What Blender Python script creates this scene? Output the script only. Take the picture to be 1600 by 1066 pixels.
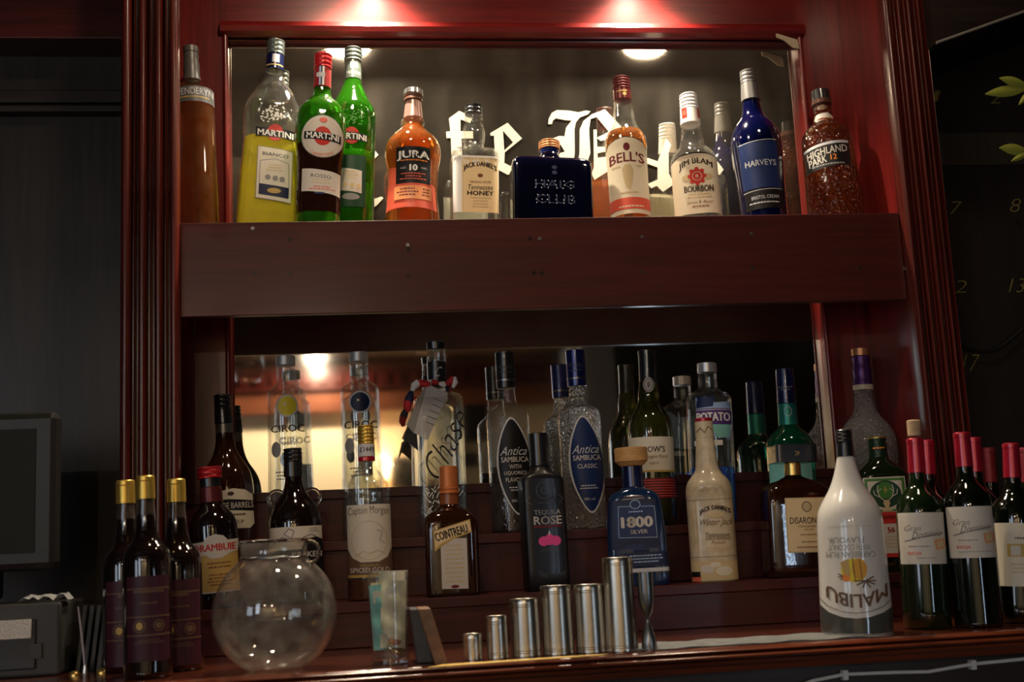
import bpy, bmesh, math, random
from mathutils import Vector, Matrix, Quaternion
from mathutils.geometry import tessellate_polygon
random.seed(7)
S = bpy.context.scene
for o in list(bpy.data.objects): bpy.data.objects.remove(o)
COL = S.collection

# ------------------------------------------------------------------ camera
F = 1900.0; YAW, PIT, ROL = 0.12906, 0.16265, -0.0485
EYE = 1.172
CAM = Vector((0, -2.47, EYE))
cy, sy, cp, sp, cr, sr = math.cos(YAW), math.sin(YAW), math.cos(PIT), math.sin(PIT), math.cos(ROL), math.sin(ROL)
FW = Vector((sy*cp, cy*cp, sp)); _rt = Vector((cy, -sy, 0)); _up = _rt.cross(FW)
RT = cr*_rt + sr*_up; UP = -sr*_rt + cr*_up
cam = bpy.data.cameras.new('camera'); co = bpy.data.objects.new('camera', cam); COL.objects.link(co)
cam.sensor_width = 36; cam.lens = F/1600*36; cam.clip_start = 0.02
co.matrix_world = Matrix(((RT.x, UP.x, -FW.x, CAM.x), (RT.y, UP.y, -FW.y, CAM.y), (RT.z, UP.z, -FW.z, CAM.z), (0, 0, 0, 1)))
S.camera = co
S.view_settings.view_transform = 'Standard'; S.view_settings.look = 'None'
S.view_settings.exposure = 0.0; S.view_settings.gamma = 1
try:
    S.cycles.max_bounces = 20; S.cycles.transmission_bounces = 20; S.cycles.transparent_max_bounces = 24
    S.cycles.glossy_bounces = 8; S.cycles.diffuse_bounces = 4
except Exception: pass

# ------------------------------------------------------------------ world and lights
w = bpy.data.worlds.new('world'); S.world = w; w.use_nodes = True
w.node_tree.nodes['Background'].inputs[0].default_value = (0.5, 0.42, 0.36, 1)
w.node_tree.nodes['Background'].inputs[1].default_value = 0.014

def light(name, kind, loc, target, energy, color, **k):
    l = bpy.data.lights.new(name, kind); o = bpy.data.objects.new(name, l); COL.objects.link(o)
    o.location = loc; o.rotation_euler = (Vector(target) - Vector(loc)).to_track_quat('-Z', 'Y').to_euler()
    l.energy = energy; l.color = color
    for a, b in k.items(): setattr(l, a, b)
    return o
def at(px, py, Y):
    d = FW*F + RT*(px-800) - UP*(py-533)
    return CAM + d*((Y-CAM.y)/d.y)
def atz(px, py, Z):
    d = FW*F + RT*(px-800) - UP*(py-533)
    return CAM + d*((Z-CAM.z)/d.z)
def proj(P):
    v = P-CAM; z = v.dot(FW)
    return 800+F*v.dot(RT)/z, 533-F*v.dot(UP)/z, z

SPOTX = (at(582, 20, -0.10).x, at(1005, 20, -0.10).x)
for i, x in enumerate(SPOTX):
    light('shelf_spot_light', 'SPOT', (x, -0.105, 2.385), (x, -0.115, 1.7), 52, (1, .86, .66), spot_size=math.radians(112), spot_blend=.9, shadow_soft_size=.022)
# the bar room: warm ceiling lamps over the bar, a window far left
light('bar_downlight_light', 'AREA', (.0, -.78, 2.56), (.05, -.62, 1), 5.5, (1, .78, .55), shape='DISK', size=.12)
light('bar_downlight_light', 'AREA', (.85, -.78, 2.56), (.7, -.62, 1), 2.2, (1, .78, .55), shape='DISK', size=.12)
light('room_downlight_light', 'AREA', (-.26, -5.2, 2.37), (-.26, -5.2, 0), 22, (1, .84, .64), shape='DISK', size=.045)
light('room_downlight_light', 'AREA', (-1.3, -5.2, 2.37), (-1.3, -5.2, 0), 22, (1, .84, .64), shape='DISK', size=.14)
light('streak_strip_light', 'AREA', (1.12, -2.02, 1.05), (.2, -.3, 1.15), 0.55, (.62, .78, 1), shape='RECTANGLE', size=.025, size_y=.50)  # added strip light, out of view, that draws cool vertical streaks on the bottles
light('window_daylight', 'AREA', (-1.9, -4.0, 1.75), (.4, -.2, 1.5), 8, (.74, .85, 1), shape='RECTANGLE', size=.5, size_y=1.1)

# ------------------------------------------------------------------ materials
MATS = {}
def principled(name):
    m = bpy.data.materials.new(name); m.use_nodes = True
    return m, m.node_tree, m.node_tree.nodes['Principled BSDF']
def P(name, col, rough=.5, metal=0, trans=0, ior=1.45, coat=0, spec=.5, bump=None, sss=0, em=0, noise=0, mapscale=(1, 1, 1)):
    if name in MATS: return MATS[name]
    m, nt, b = principled(name); N = nt.nodes; L = nt.links
    b.inputs['Base Color'].default_value = (*col, 1); b.inputs['Roughness'].default_value = rough
    b.inputs['Metallic'].default_value = metal; b.inputs['Transmission Weight'].default_value = trans
    b.inputs['IOR'].default_value = ior; b.inputs['Coat Weight'].default_value = coat; b.inputs['Coat Roughness'].default_value = .08
    b.inputs['Specular IOR Level'].default_value = spec
    if em: b.inputs['Emission Color'].default_value = (*col, 1); b.inputs['Emission Strength'].default_value = em
    if bump or noise:
        tc = N.new('ShaderNodeTexCoord'); mp = N.new('ShaderNodeMapping'); mp.inputs['Scale'].default_value = mapscale
        L.new(tc.outputs['Object'], mp.inputs['Vector'])
    if noise:
        nz = N.new('ShaderNodeTexNoise'); nz.inputs['Scale'].default_value = 60; nz.inputs['Detail'].default_value = 4
        L.new(mp.outputs[0], nz.inputs['Vector'])
        r = N.new('ShaderNodeValToRGB'); c0 = tuple(c*(1-noise) for c in col); c1 = tuple(min(1, c*(1+noise)) for c in col)
        r.color_ramp.elements[0].position = .3; r.color_ramp.elements[1].position = .7
        r.color_ramp.elements[0].color = (*c0, 1); r.color_ramp.elements[1].color = (*c1, 1)
        L.new(nz.outputs[0], r.inputs[0]); L.new(r.outputs[0], b.inputs['Base Color'])
    if bump:
        kind, sc, st, dist = bump
        if kind == 'v':
            t = N.new('ShaderNodeTexVoronoi'); t.inputs['Scale'].default_value = sc
        else:
            t = N.new('ShaderNodeTexNoise'); t.inputs['Scale'].default_value = sc; t.inputs['Detail'].default_value = 2
        L.new(mp.outputs[0], t.inputs['Vector'])
        bm = N.new('ShaderNodeBump'); bm.inputs['Strength'].default_value = st; bm.inputs['Distance'].default_value = dist
        L.new(t.outputs[0], bm.inputs['Height']); L.new(bm.outputs[0], b.inputs['Normal'])
    MATS[name] = m; return m
def shell(name, tint, ior=1.5, bump=None, dust_lighten=.012):
    """thin-walled glass: light passes straight, Fresnel reflection on top"""
    if name in MATS: return MATS[name]
    m, nt, b = principled(name); N = nt.nodes; L = nt.links; N.remove(b)
    out = [n for n in N if n.type == 'OUTPUT_MATERIAL'][0]
    tr = N.new('ShaderNodeBsdfTransparent'); tr.inputs[0].default_value = (*tint, 1)
    g = N.new('ShaderNodeBsdfGlossy'); g.inputs['Roughness'].default_value = .03; g.inputs[0].default_value = (1, 1, 1, 1)
    ge = N.new('ShaderNodeNewGeometry'); dt = N.new('ShaderNodeVectorMath'); dt.operation = 'DOT_PRODUCT'; L.new(ge.outputs['Incoming'], dt.inputs[0]); L.new(ge.outputs['Normal'], dt.inputs[1])
    ab = N.new('ShaderNodeMath'); ab.operation = 'ABSOLUTE'; L.new(dt.outputs['Value'], ab.inputs[0]); on = N.new('ShaderNodeMath'); on.operation = 'SUBTRACT'; on.inputs[0].default_value = 1; L.new(ab.outputs[0], on.inputs[1])
    pw = N.new('ShaderNodeMath'); pw.operation = 'POWER'; pw.inputs[1].default_value = 4.5; L.new(on.outputs[0], pw.inputs[0]); fr = N.new('ShaderNodeMath'); fr.operation = 'MULTIPLY_ADD'; fr.inputs[1].default_value = .6; fr.inputs[2].default_value = ((ior-1)/(ior+1))**2; L.new(pw.outputs[0], fr.inputs[0])
    mx = N.new('ShaderNodeMixShader'); mu = N.new('ShaderNodeMath'); mu.operation = 'MULTIPLY'; mu.inputs[1].default_value = 1.35; mu.use_clamp = True
    L.new(fr.outputs[0], mu.inputs[0]); L.new(mu.outputs[0], mx.inputs[0]); L.new(g.outputs[0], mx.inputs[2]); L.new(mx.outputs[0], out.inputs[0])
    # pale scatter added to brighten dark clear glass, also the bowl's dusty film
    tc = N.new('ShaderNodeTexCoord'); nd = N.new('ShaderNodeTexNoise'); nd.inputs['Scale'].default_value = 45; nd.inputs['Detail'].default_value = 6; L.new(tc.outputs['Object'], nd.inputs['Vector'])
    md = N.new('ShaderNodeMapRange'); md.inputs[1].default_value = .35; md.inputs[2].default_value = .8; md.inputs[3].default_value = dust_lighten*.4; md.inputs[4].default_value = dust_lighten*2.6; L.new(nd.outputs[0], md.inputs[0])
    dd = N.new('ShaderNodeBsdfDiffuse'); dd.inputs[0].default_value = (.8*tint[0], .78*tint[1], .74*tint[2], 1); m2 = N.new('ShaderNodeMixShader'); L.new(md.outputs[0], m2.inputs[0]); L.new(tr.outputs[0], m2.inputs[1]); L.new(dd.outputs[0], m2.inputs[2]); L.new(m2.outputs[0], mx.inputs[1])
    if bump:
        tc = N.new('ShaderNodeTexCoord'); t = N.new('ShaderNodeTexNoise'); t.inputs['Scale'].default_value = bump[0]
        bm = N.new('ShaderNodeBump'); bm.inputs['Strength'].default_value = bump[1]; bm.inputs['Distance'].default_value = .002
        L.new(tc.outputs['Object'], t.inputs['Vector']); L.new(t.outputs[0], bm.inputs['Height'])
        L.new(bm.outputs[0], g.inputs['Normal']); L.new(bm.outputs[0], dt.inputs[1])
    MATS[name] = m; return m
def wood(name, dark, lite, axis, rough=.32, coat=.35, sc=1.0, bump=.15, spec=.4):
    if name in MATS: return MATS[name]
    m, nt, b = principled(name); N = nt.nodes; L = nt.links
    tc = N.new('ShaderNodeTexCoord'); mp = N.new('ShaderNodeMapping')
    s = [22*sc, 22*sc, 22*sc]; s['XYZ'.index(axis)] = 1.1*sc
    mp.inputs['Scale'].default_value = s; L.new(tc.outputs['Object'], mp.inputs['Vector'])
    n1 = N.new('ShaderNodeTexNoise'); n1.inputs['Scale'].default_value = 1; n1.inputs['Detail'].default_value = 7; n1.inputs['Distortion'].default_value = .9
    n2 = N.new('ShaderNodeTexNoise'); n2.inputs['Scale'].default_value = 7; n2.inputs['Detail'].default_value = 3
    L.new(mp.outputs[0], n1.inputs['Vector']); L.new(mp.outputs[0], n2.inputs['Vector'])
    mx = N.new('ShaderNodeMix'); mx.inputs[0].default_value = .4
    L.new(n1.outputs[0], mx.inputs[2]); L.new(n2.outputs[0], mx.inputs[3])
    r = N.new('ShaderNodeValToRGB'); r.color_ramp.elements[0].position = .36; r.color_ramp.elements[1].position = .64
    r.color_ramp.elements[0].color = (*dark, 1); r.color_ramp.elements[1].color = (*lite, 1)
    L.new(mx.outputs[0], r.inputs[0]); L.new(r.outputs[0], b.inputs['Base Color'])
    b.inputs['Roughness'].default_value = rough; b.inputs['Coat Weight'].default_value = coat; b.inputs['Coat Roughness'].default_value = .18
    b.inputs['Specular IOR Level'].default_value = spec
    bm = N.new('ShaderNodeBump'); bm.inputs['Strength'].default_value = bump; bm.inputs['Distance'].default_value = .001
    L.new(mx.outputs[0], bm.inputs['Height']); L.new(bm.outputs[0], b.inputs['Normal'])
    MATS[name] = m; return m
MAHX = wood('mahogany_across', (.03, .005, .004), (.09, .012, .008), 'X')
MAHZ = wood('mahogany_upright', (.035, .005, .003), (.12, .014, .008), 'Z')
REDX = wood('red_mahogany_across', (.09, .006, .006), (.20, .012, .010), 'X')
REDZ = wood('red_mahogany_upright', (.09, .006, .006), (.22, .013, .011), 'Z')
FASC = wood('brown_mahogany', (.045, .008, .006), (.085, .013, .010), 'X', rough=.38, coat=.25)
DARKZ = wood('dark_oak_upright', (.006, .004, .0025), (.026, .017, .011), 'Z', rough=.45, coat=.05, sc=.8, bump=.4)
DARKX = wood('dark_oak_across', (.010, .006, .005), (.032, .018, .013), 'X', rough=.45, coat=.05)
CEILW = wood('brown_ceiling', (.09, .045, .022), (.16, .085, .045), 'X', rough=.6, coat=0)
INKS = {'black': (.008, .007, .008), 'dark': (.05, .03, .02), 'white': (.85, .83, .78), 'cream': (.80, .70, .50), 'paper': (.72, .65, .52), 'red': (.55, .03, .02),
        'gold': (.55, .36, .10), 'navy': (.008, .014, .05), 'blue': (.010, .025, .10), 'orange': (.85, .25, .03), 'maroon': (.16, .012, .02), 'grey': (.25, .24, .23),
        'silver': (.55, .55, .56), 'pink': (.85, .08, .32), 'tan': (.62, .47, .25), 'green': (.06, .20, .03), 'darkgreen': (.01, .05, .02), 'salmon': (.72, .11, .06),
        'peach': (.85, .33, .13), 'purple': (.09, .04, .20), 'aqua': (.25, .62, .58), 'yellow': (.80, .62, .03), 'honey': (.82, .62, .33), 'sky': (.35, .50, .75),
        'wine': (.055, .012, .022), 'midgrey': (.10, .10, .10), 'bronze': (.16, .09, .05), 'brown': (.20, .07, .02), 'off': (.62, .57, .50), 'amber': (.70, .35, .04), 'teal': (.03, .28, .22)}
def ink(c): return P('print_'+c, INKS[c], rough=.42, spec=.35)
FOIL = {'gold': P('gold_foil', (.85, .58, .18), .28, .9), 'silver': P('silver_foil', (.75, .75, .76), .25, .95), 'steel': P('brushed_steel', (.55, .50, .42), .27, 1, bump=('n', 300, .05, .0005), mapscale=(1, 1, .02)),
        'copper': P('copper_foil', (.60, .27, .12), .35, .7), 'darksteel': P('dark_steel', (.25, .25, .25), .3, 1)}
CAP = dict(black=P('black_cap', (.012, .012, .013), .28, 0, coat=.5), red=P('red_capsule', (.50, .015, .02), .3, .3, coat=.5), crimson=P('crimson_capsule', (.42, .01, .03), .28, .35, coat=.5),
           grey=P('grey_cap', (.13, .125, .12), .4, .3), silverg=P('grey_green_cap', (.16, .19, .17), .3, .6), navy=P('navy_cap', (.008, .014, .07), .25, .3, coat=.6), white=P('white_cap', (.82, .80, .78), .35),
           maroon=P('maroon_cap', (.12, .02, .02), .3, .4), orange=P('orange_cap', (.62, .19, .05), .4, .3), wood=P('pale_wood', (.60, .33, .12), .5, noise=.15, mapscale=(1, 1, 4)), cork=P('cork', (.55, .38, .22), .8, noise=.3, bump=('n', 300, .4, .001)),
           purple=P('purple_foil', (.08, .02, .12), .3, .4), teal=P('teal_foil', (.02, .22, .17), .3, .4), cream=P('cream_sleeve', (.62, .52, .36), .38, noise=.12), copper=FOIL['copper'], gold=P('gold_cap', (.75, .48, .09), .33, .75),
           silver=P('silver_cap', (.5, .5, .5), .35, .5), brown=P('brown_cap', (.12, .05, .03), .35, .2), lightsilver=P('light_silver_cap', (.72, .72, .72), .3, .6), bluecap=P('midnight_cap', (.01, .02, .13), .2, .4, coat=.7))
GL = dict(cutshell=shell('hammered_shell_glass', (.96, .96, .95), 1.5, bump=(150, 1.0), dust_lighten=.03), clear=shell('clear_glass', (.95, .96, .95)), solid=P('clear_spirit_glass', (.96, .97, .97), .02, 0, 1, 1.42),
          cut=P('hammered_spirit_glass', (.93, .93, .91), .03, 0, .93, 1.42, bump=('v', 170, 1.0, .004)), green=shell('green_glass', (.45, .85, .25)), amberthin=shell('amber_glass', (.95, .80, .6)),
          cutamber=P('embossed_amber_glass', (.42, .10, .012), .04, 0, .94, 1.45, bump=('v', 130, .9, .004)),
          blue=P('cobalt_glass', (.001, .002, .014), .03, 0, .5, 1.5, coat=1), blue2=P('blue_glass', (.001, .003, .035), .04, 0, .35, 1.5, coat=1),
          brown=P('brown_glass', (.045, .012, .004), .03, 0, .4, 1.5, coat=1), dark=P('dark_glass', (.012, .006, .005), .03, 0, .3, 1.5, coat=1), dgreen=P('dark_green_glass', (.008, .022, .004), .03, 0, .45, 1.5, coat=1),
          wine=P('wine_glass_green', (.003, .006, .002), .03, 0, .35, 1.5, coat=1), black=P('black_bottle', (.008, .007, .009), .38, 0, coat=.15), olive=P('olive_glass', (.05, .055, .01), .03, 0, .5, 1.5, coat=1),
          emerald=P('emerald_glass', (.0, .09, .04), .03, 0, .6, 1.5, coat=1), tblue=P('pale_blue_glass', (.03, .09, .26), .03, 0, .7, 1.45, coat=.6), cola=P('cola_dark_glass', (.05, .012, .004), .03, 0, .55, 1.5, coat=1, bump=('n', 70, .15, .002)),
          milk=P('white_bottle', (.74, .71, .66), .2, 0, coat=.7), cream=P('cream_bottle', (.60, .50, .34), .3, 0, coat=.4, noise=.15), brightgreen=P('bright_green_glass', (.07, .42, .015), .03, 0, .88, 1.4, coat=.8, bump=('n', 60, .5, .003)),
          greenlit=P('green_liquor_glass', (.06, .40, .015), .03, 0, .88, 1.4, coat=.8, bump=('n', 60, .5, .003)))
MATS['cola_dark_glass'].name = 'amber_black_glass'
P('grey_base_glass', (.10,.10,.09), .08, 0, .3, coat=1)
LQ = dict(yellow=P('yellow_liquor', (.92, .80, .06), .05, 0, .6, 1.36, bump=('n', 40, .4, .004)), amber=P('amber_liquor', (.85, .30, .03), .04, 0, .86, 1.36, bump=('n', 40, .4, .004)), amber2=P('pale_amber_liquor', (.42, .15, .03), .04, 0, .85, 1.36),
          darkwine=P('dark_vermouth', (.02, .006, .004), .05, 0, .2, 1.36), rum=P('dark_rum', (.30, .09, .02), .04, 0, .7, 1.36), blue=P('blue_spirit', (.02, .15, .75), .04, 0, .6, 1.36), water=P('clear_spirit', (.9, .93, .95), .02, 0, 1, 1.33))

# ------------------------------------------------------------------ object helpers
class MB:
    def __init__(s): s.v = []; s.f = []; s.m = []; s.mats = []
    def mi(s, mat):
        if mat not in s.mats: s.mats.append(mat)
        return s.mats.index(mat)
    def add(s, vs, fs, mat):
        n = len(s.v); i = s.mi(mat); s.v += [tuple(v) for v in vs]
        for f in fs: s.f.append(tuple(n+k for k in f)); s.m.append(i)
        return s
    def box(s, a, b, mat):
        x0, y0, z0 = a; x1, y1, z1 = b
        vs = [(x0, y0, z0), (x1, y0, z0), (x1, y1, z0), (x0, y1, z0), (x0, y0, z1), (x1, y0, z1), (x1, y1, z1), (x0, y1, z1)]
        return s.add(vs, [(3, 2, 1, 0), (4, 5, 6, 7), (0, 1, 5, 4), (1, 2, 6, 5), (2, 3, 7, 6), (3, 0, 4, 7)], mat)
    def rings(s, rings, mat, seg=48, cap0=True, cap1=True, flip=False):
        """rings: (z, w, d, n, cx, cy) from bottom to top"""
        vs = []; fs = []
        for r in rings:
            z, w_, d_, n = r[:4]; cx = r[4] if len(r) > 4 else 0; cy_ = r[5] if len(r) > 5 else 0
            for k in range(seg):
                t = 2*math.pi*(k+.5)/seg; c, s_ = math.cos(t), math.sin(t); e = 2/n
                vs.append((cx+w_*math.copysign(abs(c)**e, c), cy_+d_*math.copysign(abs(s_)**e, s_), z))
        for i in range(len(rings)-1):
            for k in range(seg):
                a = i*seg+k; b = i*seg+(k+1) % seg
                fs.append((a, b, b+seg, a+seg))
        if cap0: fs.append(tuple(reversed(range(seg))))
        if cap1: fs.append(tuple(range((len(rings)-1)*seg, len(rings)*seg)))
        if flip: fs = [tuple(reversed(f)) for f in fs]
        return s.add(vs, fs, mat)
    def tube(s, pts, r, mat, seg=10):
        pts = [Vector(p) for p in pts]; vs = []; fs = []; n = len(pts)
        prev = None
        for i, p in enumerate(pts):
            t = (pts[min(i+1, n-1)]-pts[max(i-1, 0)]).normalized()
            a = prev if prev else (Vector((0, 0, 1)) if abs(t.z) < .9 else Vector((1, 0, 0)))
            u = (a - t*a.dot(t)).normalized(); v = t.cross(u); prev = u
            rr = r[i] if isinstance(r, (list, tuple)) else r
            for k in range(seg):
                q = 2*math.pi*k/seg; vs.append(p+u*rr*math.cos(q)+v*rr*math.sin(q))
        for i in range(n-1):
            for k in range(seg):
                a = i*seg+k; b = i*seg+(k+1) % seg; fs.append((a, b, b+seg, a+seg))
        fs.append(tuple(reversed(range(seg)))); fs.append(tuple(range((n-1)*seg, n*seg)))
        return s.add(vs, fs, mat)
    def extrude(s, prof, x0, x1, mat):
        """profile of (y,z) points extruded along X"""
        n = len(prof); vs = [(x0, y, z) for y, z in prof]+[(x1, y, z) for y, z in prof]
        fs = [(i, (i+1) % n, (i+1) % n+n, i+n) for i in range(n)]+[tuple(reversed(range(n))), tuple(range(n, 2*n))]
        return s.add(vs, fs, mat)
    def extrudez(s, prof, z0, z1, mat):
        n = len(prof); vs = [(x, y, z0) for x, y in prof]+[(x, y, z1) for x, y in prof]
        fs = [(i, (i+1) % n, (i+1) % n+n, i+n) for i in range(n)]+[tuple(reversed(range(n))), tuple(range(n, 2*n))]
        return s.add(vs, fs, mat)
    def build(s, name, parent=None, smooth=None, bevel=0, origin=None, fixn=False):
        me = bpy.data.meshes.new(name)
        vs = s.v
        if origin: vs = [(x-origin[0], y-origin[1], z-origin[2]) for x, y, z in vs]
        me.from_pydata(vs, [], s.f); me.polygons.foreach_set('material_index', s.m)
        for m in s.mats: me.materials.append(m)
        if fixn:
            bm = bmesh.new(); bm.from_mesh(me); bmesh.ops.recalc_face_normals(bm, faces=bm.faces); bm.to_mesh(me); bm.free()
        me.update()
        if smooth:
            me.polygons.foreach_set('use_smooth', [True]*len(me.polygons))
            me.set_sharp_from_angle(angle=math.radians(smooth))
        o = bpy.data.objects.new(name, me); COL.objects.link(o)
        if origin: o.location = origin
        if parent: o.parent = parent
        if bevel:
            b = o.modifiers.new('bevel', 'BEVEL'); b.width = bevel; b.segments = 2; b.limit_method = 'ANGLE'
        return o
def tag(o, label=None, cat=None, group=None, kind=None):
    if label: o['label'] = label
    if cat: o['category'] = cat
    if group: o['group'] = group
    if kind: o['kind'] = kind
    return o
def thing(name, label, cat, loc=(0, 0, 0), group=None, kind=None):
    o = bpy.data.objects.new(name, None); COL.objects.link(o); o.location = loc; o.empty_display_size = .02
    return tag(o, label, cat, group, kind)

# ------------------------------------------------------------------ text outlines
TXT = {}
def text_mesh(s, bold=0, res=2):
    k = (s, bold, res)
    if k in TXT: return TXT[k]
    c = bpy.data.curves.new('t', 'FONT'); c.body = s; c.resolution_u = res; c.offset = bold; c.fill_mode = 'BOTH'
    o = bpy.data.objects.new('t', c); COL.objects.link(o); bpy.context.view_layer.update()
    me = bpy.data.meshes.new_from_object(o.evaluated_get(bpy.context.evaluated_depsgraph_get()))
    vs = [tuple(v.co[:2]) for v in me.vertices]; fs = [tuple(p.vertices) for p in me.polygons]
    bpy.data.objects.remove(o); bpy.data.curves.remove(c); bpy.data.meshes.remove(me)
    xs = [v[0] for v in vs] or [0, 1]; ys = [v[1] for v in vs] or [0, 1]
    x0, x1, y0, y1 = min(xs), max(xs), min(ys), max(ys)
    vs = [((x-x0)/(x1-x0+1e-9)-.5, (y-y0)/(y1-y0+1e-9)-.5) for x, y in vs]
    tris = []
    for f in fs:
        for i in range(1, len(f)-1): tris.append((f[0], f[i], f[i+1]))
    TXT[k] = (vs, tris); return TXT[k]
def split(tris, lim):
    """tris of 2D points, split until edges are short in x"""
    out = []; st = list(tris)
    while st:
        t = st.pop()
        e = [(abs(t[i][0]-t[(i+1) % 3][0])+.14*abs(t[i][1]-t[(i+1) % 3][1]), i) for i in range(3)]
        m, i = max(e)
        if m <= lim or len(out) > 20000: out.append(t); continue
        a, b, c = t[i], t[(i+1) % 3], t[(i+2) % 3]; md = ((a[0]+b[0])/2, (a[1]+b[1])/2)
        st += [(a, md, c), (md, b, c)]
    return out
def item_tris(it):
    """a flat print item in (u, y-down px) space -> triangles and ink"""
    k = it[0]
    if k == 'R':
        _, u0, y0, u1, y1, c = it[:6]; sh = it[6] if len(it) > 6 else 0   # sh: how far the right end drops
        q = [(u0, y0), (u1, y0+sh), (u1, y1+sh), (u0, y1)]
        return [(q[0], q[1], q[2]), (q[0], q[2], q[3])], c
    if k == 'E':
        _, u, y, ru, ry, c = it; n = 28
        p = [(u+ru*math.cos(2*math.pi*i/n), y+ry*math.sin(2*math.pi*i/n)) for i in range(n)]
        return [((u, y), p[i], p[(i+1) % n]) for i in range(n)], c
    if k == 'O':
        _, u, y, ru, ry, t, c = it; n = 28; o = []
        for i in range(n):
            a, b = 2*math.pi*i/n, 2*math.pi*(i+1)/n
            A = (u+ru*math.cos(a), y+ry*math.sin(a)); B = (u+ru*math.cos(b), y+ry*math.sin(b))
            C_ = (u+(ru-t)*math.cos(b), y+(ry-t)*math.sin(b)); D = (u+(ru-t)*math.cos(a), y+(ry-t)*math.sin(a))
            o += [(A, B, C_), (A, C_, D)]
        return o, c
    if k == 'P':
        pts = it[1]; tr = tessellate_polygon([[Vector((x, y, 0)) for x, y in pts]])
        return [tuple(pts[i] for i in t) for t in tr], it[2]
    if k == 'L':   # stroke of polyline
        _, pts, wd, c = it; o = []
        for (x0, y0), (x1, y1) in zip(pts[:-1], pts[1:]):
            dx, dy = x1-x0, y1-y0; l = math.hypot(dx, dy)+1e-9; nx, ny = -dy/l*wd/2, dx/l*wd/2
            o += [((x0+nx, y0+ny), (x1+nx, y1+ny), (x1-nx, y1-ny)), ((x0+nx, y0+ny), (x1-nx, y1-ny), (x0-nx, y0-ny))]
        return o, c
    if k == 'F':   # rows of fine print
        _, u0, y0, u1, y1, rows, c = it; o = []; h = (y1-y0)/rows; rr = random.Random(int(u0*7+y0*13))
        for r in range(rows):
            y = y0+r*h; ww = (u1-u0)*rr.uniform(.55, .98); x = (u0+u1)/2-ww/2; e = x+ww
            while x < e:
                l = rr.uniform(1.5, 5); x2 = min(x+l, e)
                q = [(x, y), (x2, y), (x2, y+h*.4), (x, y+h*.4)]; o += [(q[0], q[1], q[2]), (q[0], q[2], q[3])]; x = x2+1
        return o, c
    if k == 'T':
        _, s, u, y, wd, h, c = it[:7]; op = it[7] if len(it) > 7 else {}
        vs, tr = text_mesh(s, min(0, op.get('bold', 0)), op.get('res', 2)); bo = max(0, op.get('bold', 0))*h*1.6; arc = op.get('arc', 0); shear = op.get('shear', 0); rot = math.radians(op.get('rot', 0)); drop = op.get('drop', 0)
        P2 = []
        for a, b in vs:
            x = a*wd + b*h*shear; yy = b*h + arc*(1-(2*a)**2) - drop*a
            P2.append((u + x*math.cos(rot)-yy*math.sin(rot), y - (x*math.sin(rot)+yy*math.cos(rot))))
        o = [tuple(P2[i] for i in t) for t in tr]
        if bo: o = [tuple((x+dx, y+dy) for x, y in t) for dx, dy in ((-bo, 0), (bo, 0), (0, bo*.6), (0, -bo*.6)) for t in o]
        return o, c

# ------------------------------------------------------------------ bottles
def pchip(xs, ys, x):
    n = len(xs)
    if x <= xs[0]: return ys[0]
    if x >= xs[-1]: return ys[-1]
    i = max(j for j in range(n-1) if xs[j] <= x)
    h = [xs[j+1]-xs[j] for j in range(n-1)]; d = [(ys[j+1]-ys[j])/h[j] for j in range(n-1)]
    def m(j):
        if j == 0: return d[0]
        if j == n-1: return d[-1]
        if d[j-1]*d[j] <= 0: return 0
        return 2*d[j-1]*d[j]/(d[j-1]+d[j])
    t = (x-xs[i])/h[i]; m0, m1 = m(i)*h[i], m(i+1)*h[i]
    return (2*t**3-3*t*t+1)*ys[i]+(t**3-2*t*t+t)*m0+(-2*t**3+3*t*t)*ys[i+1]+(t**3-t*t)*m1

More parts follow.
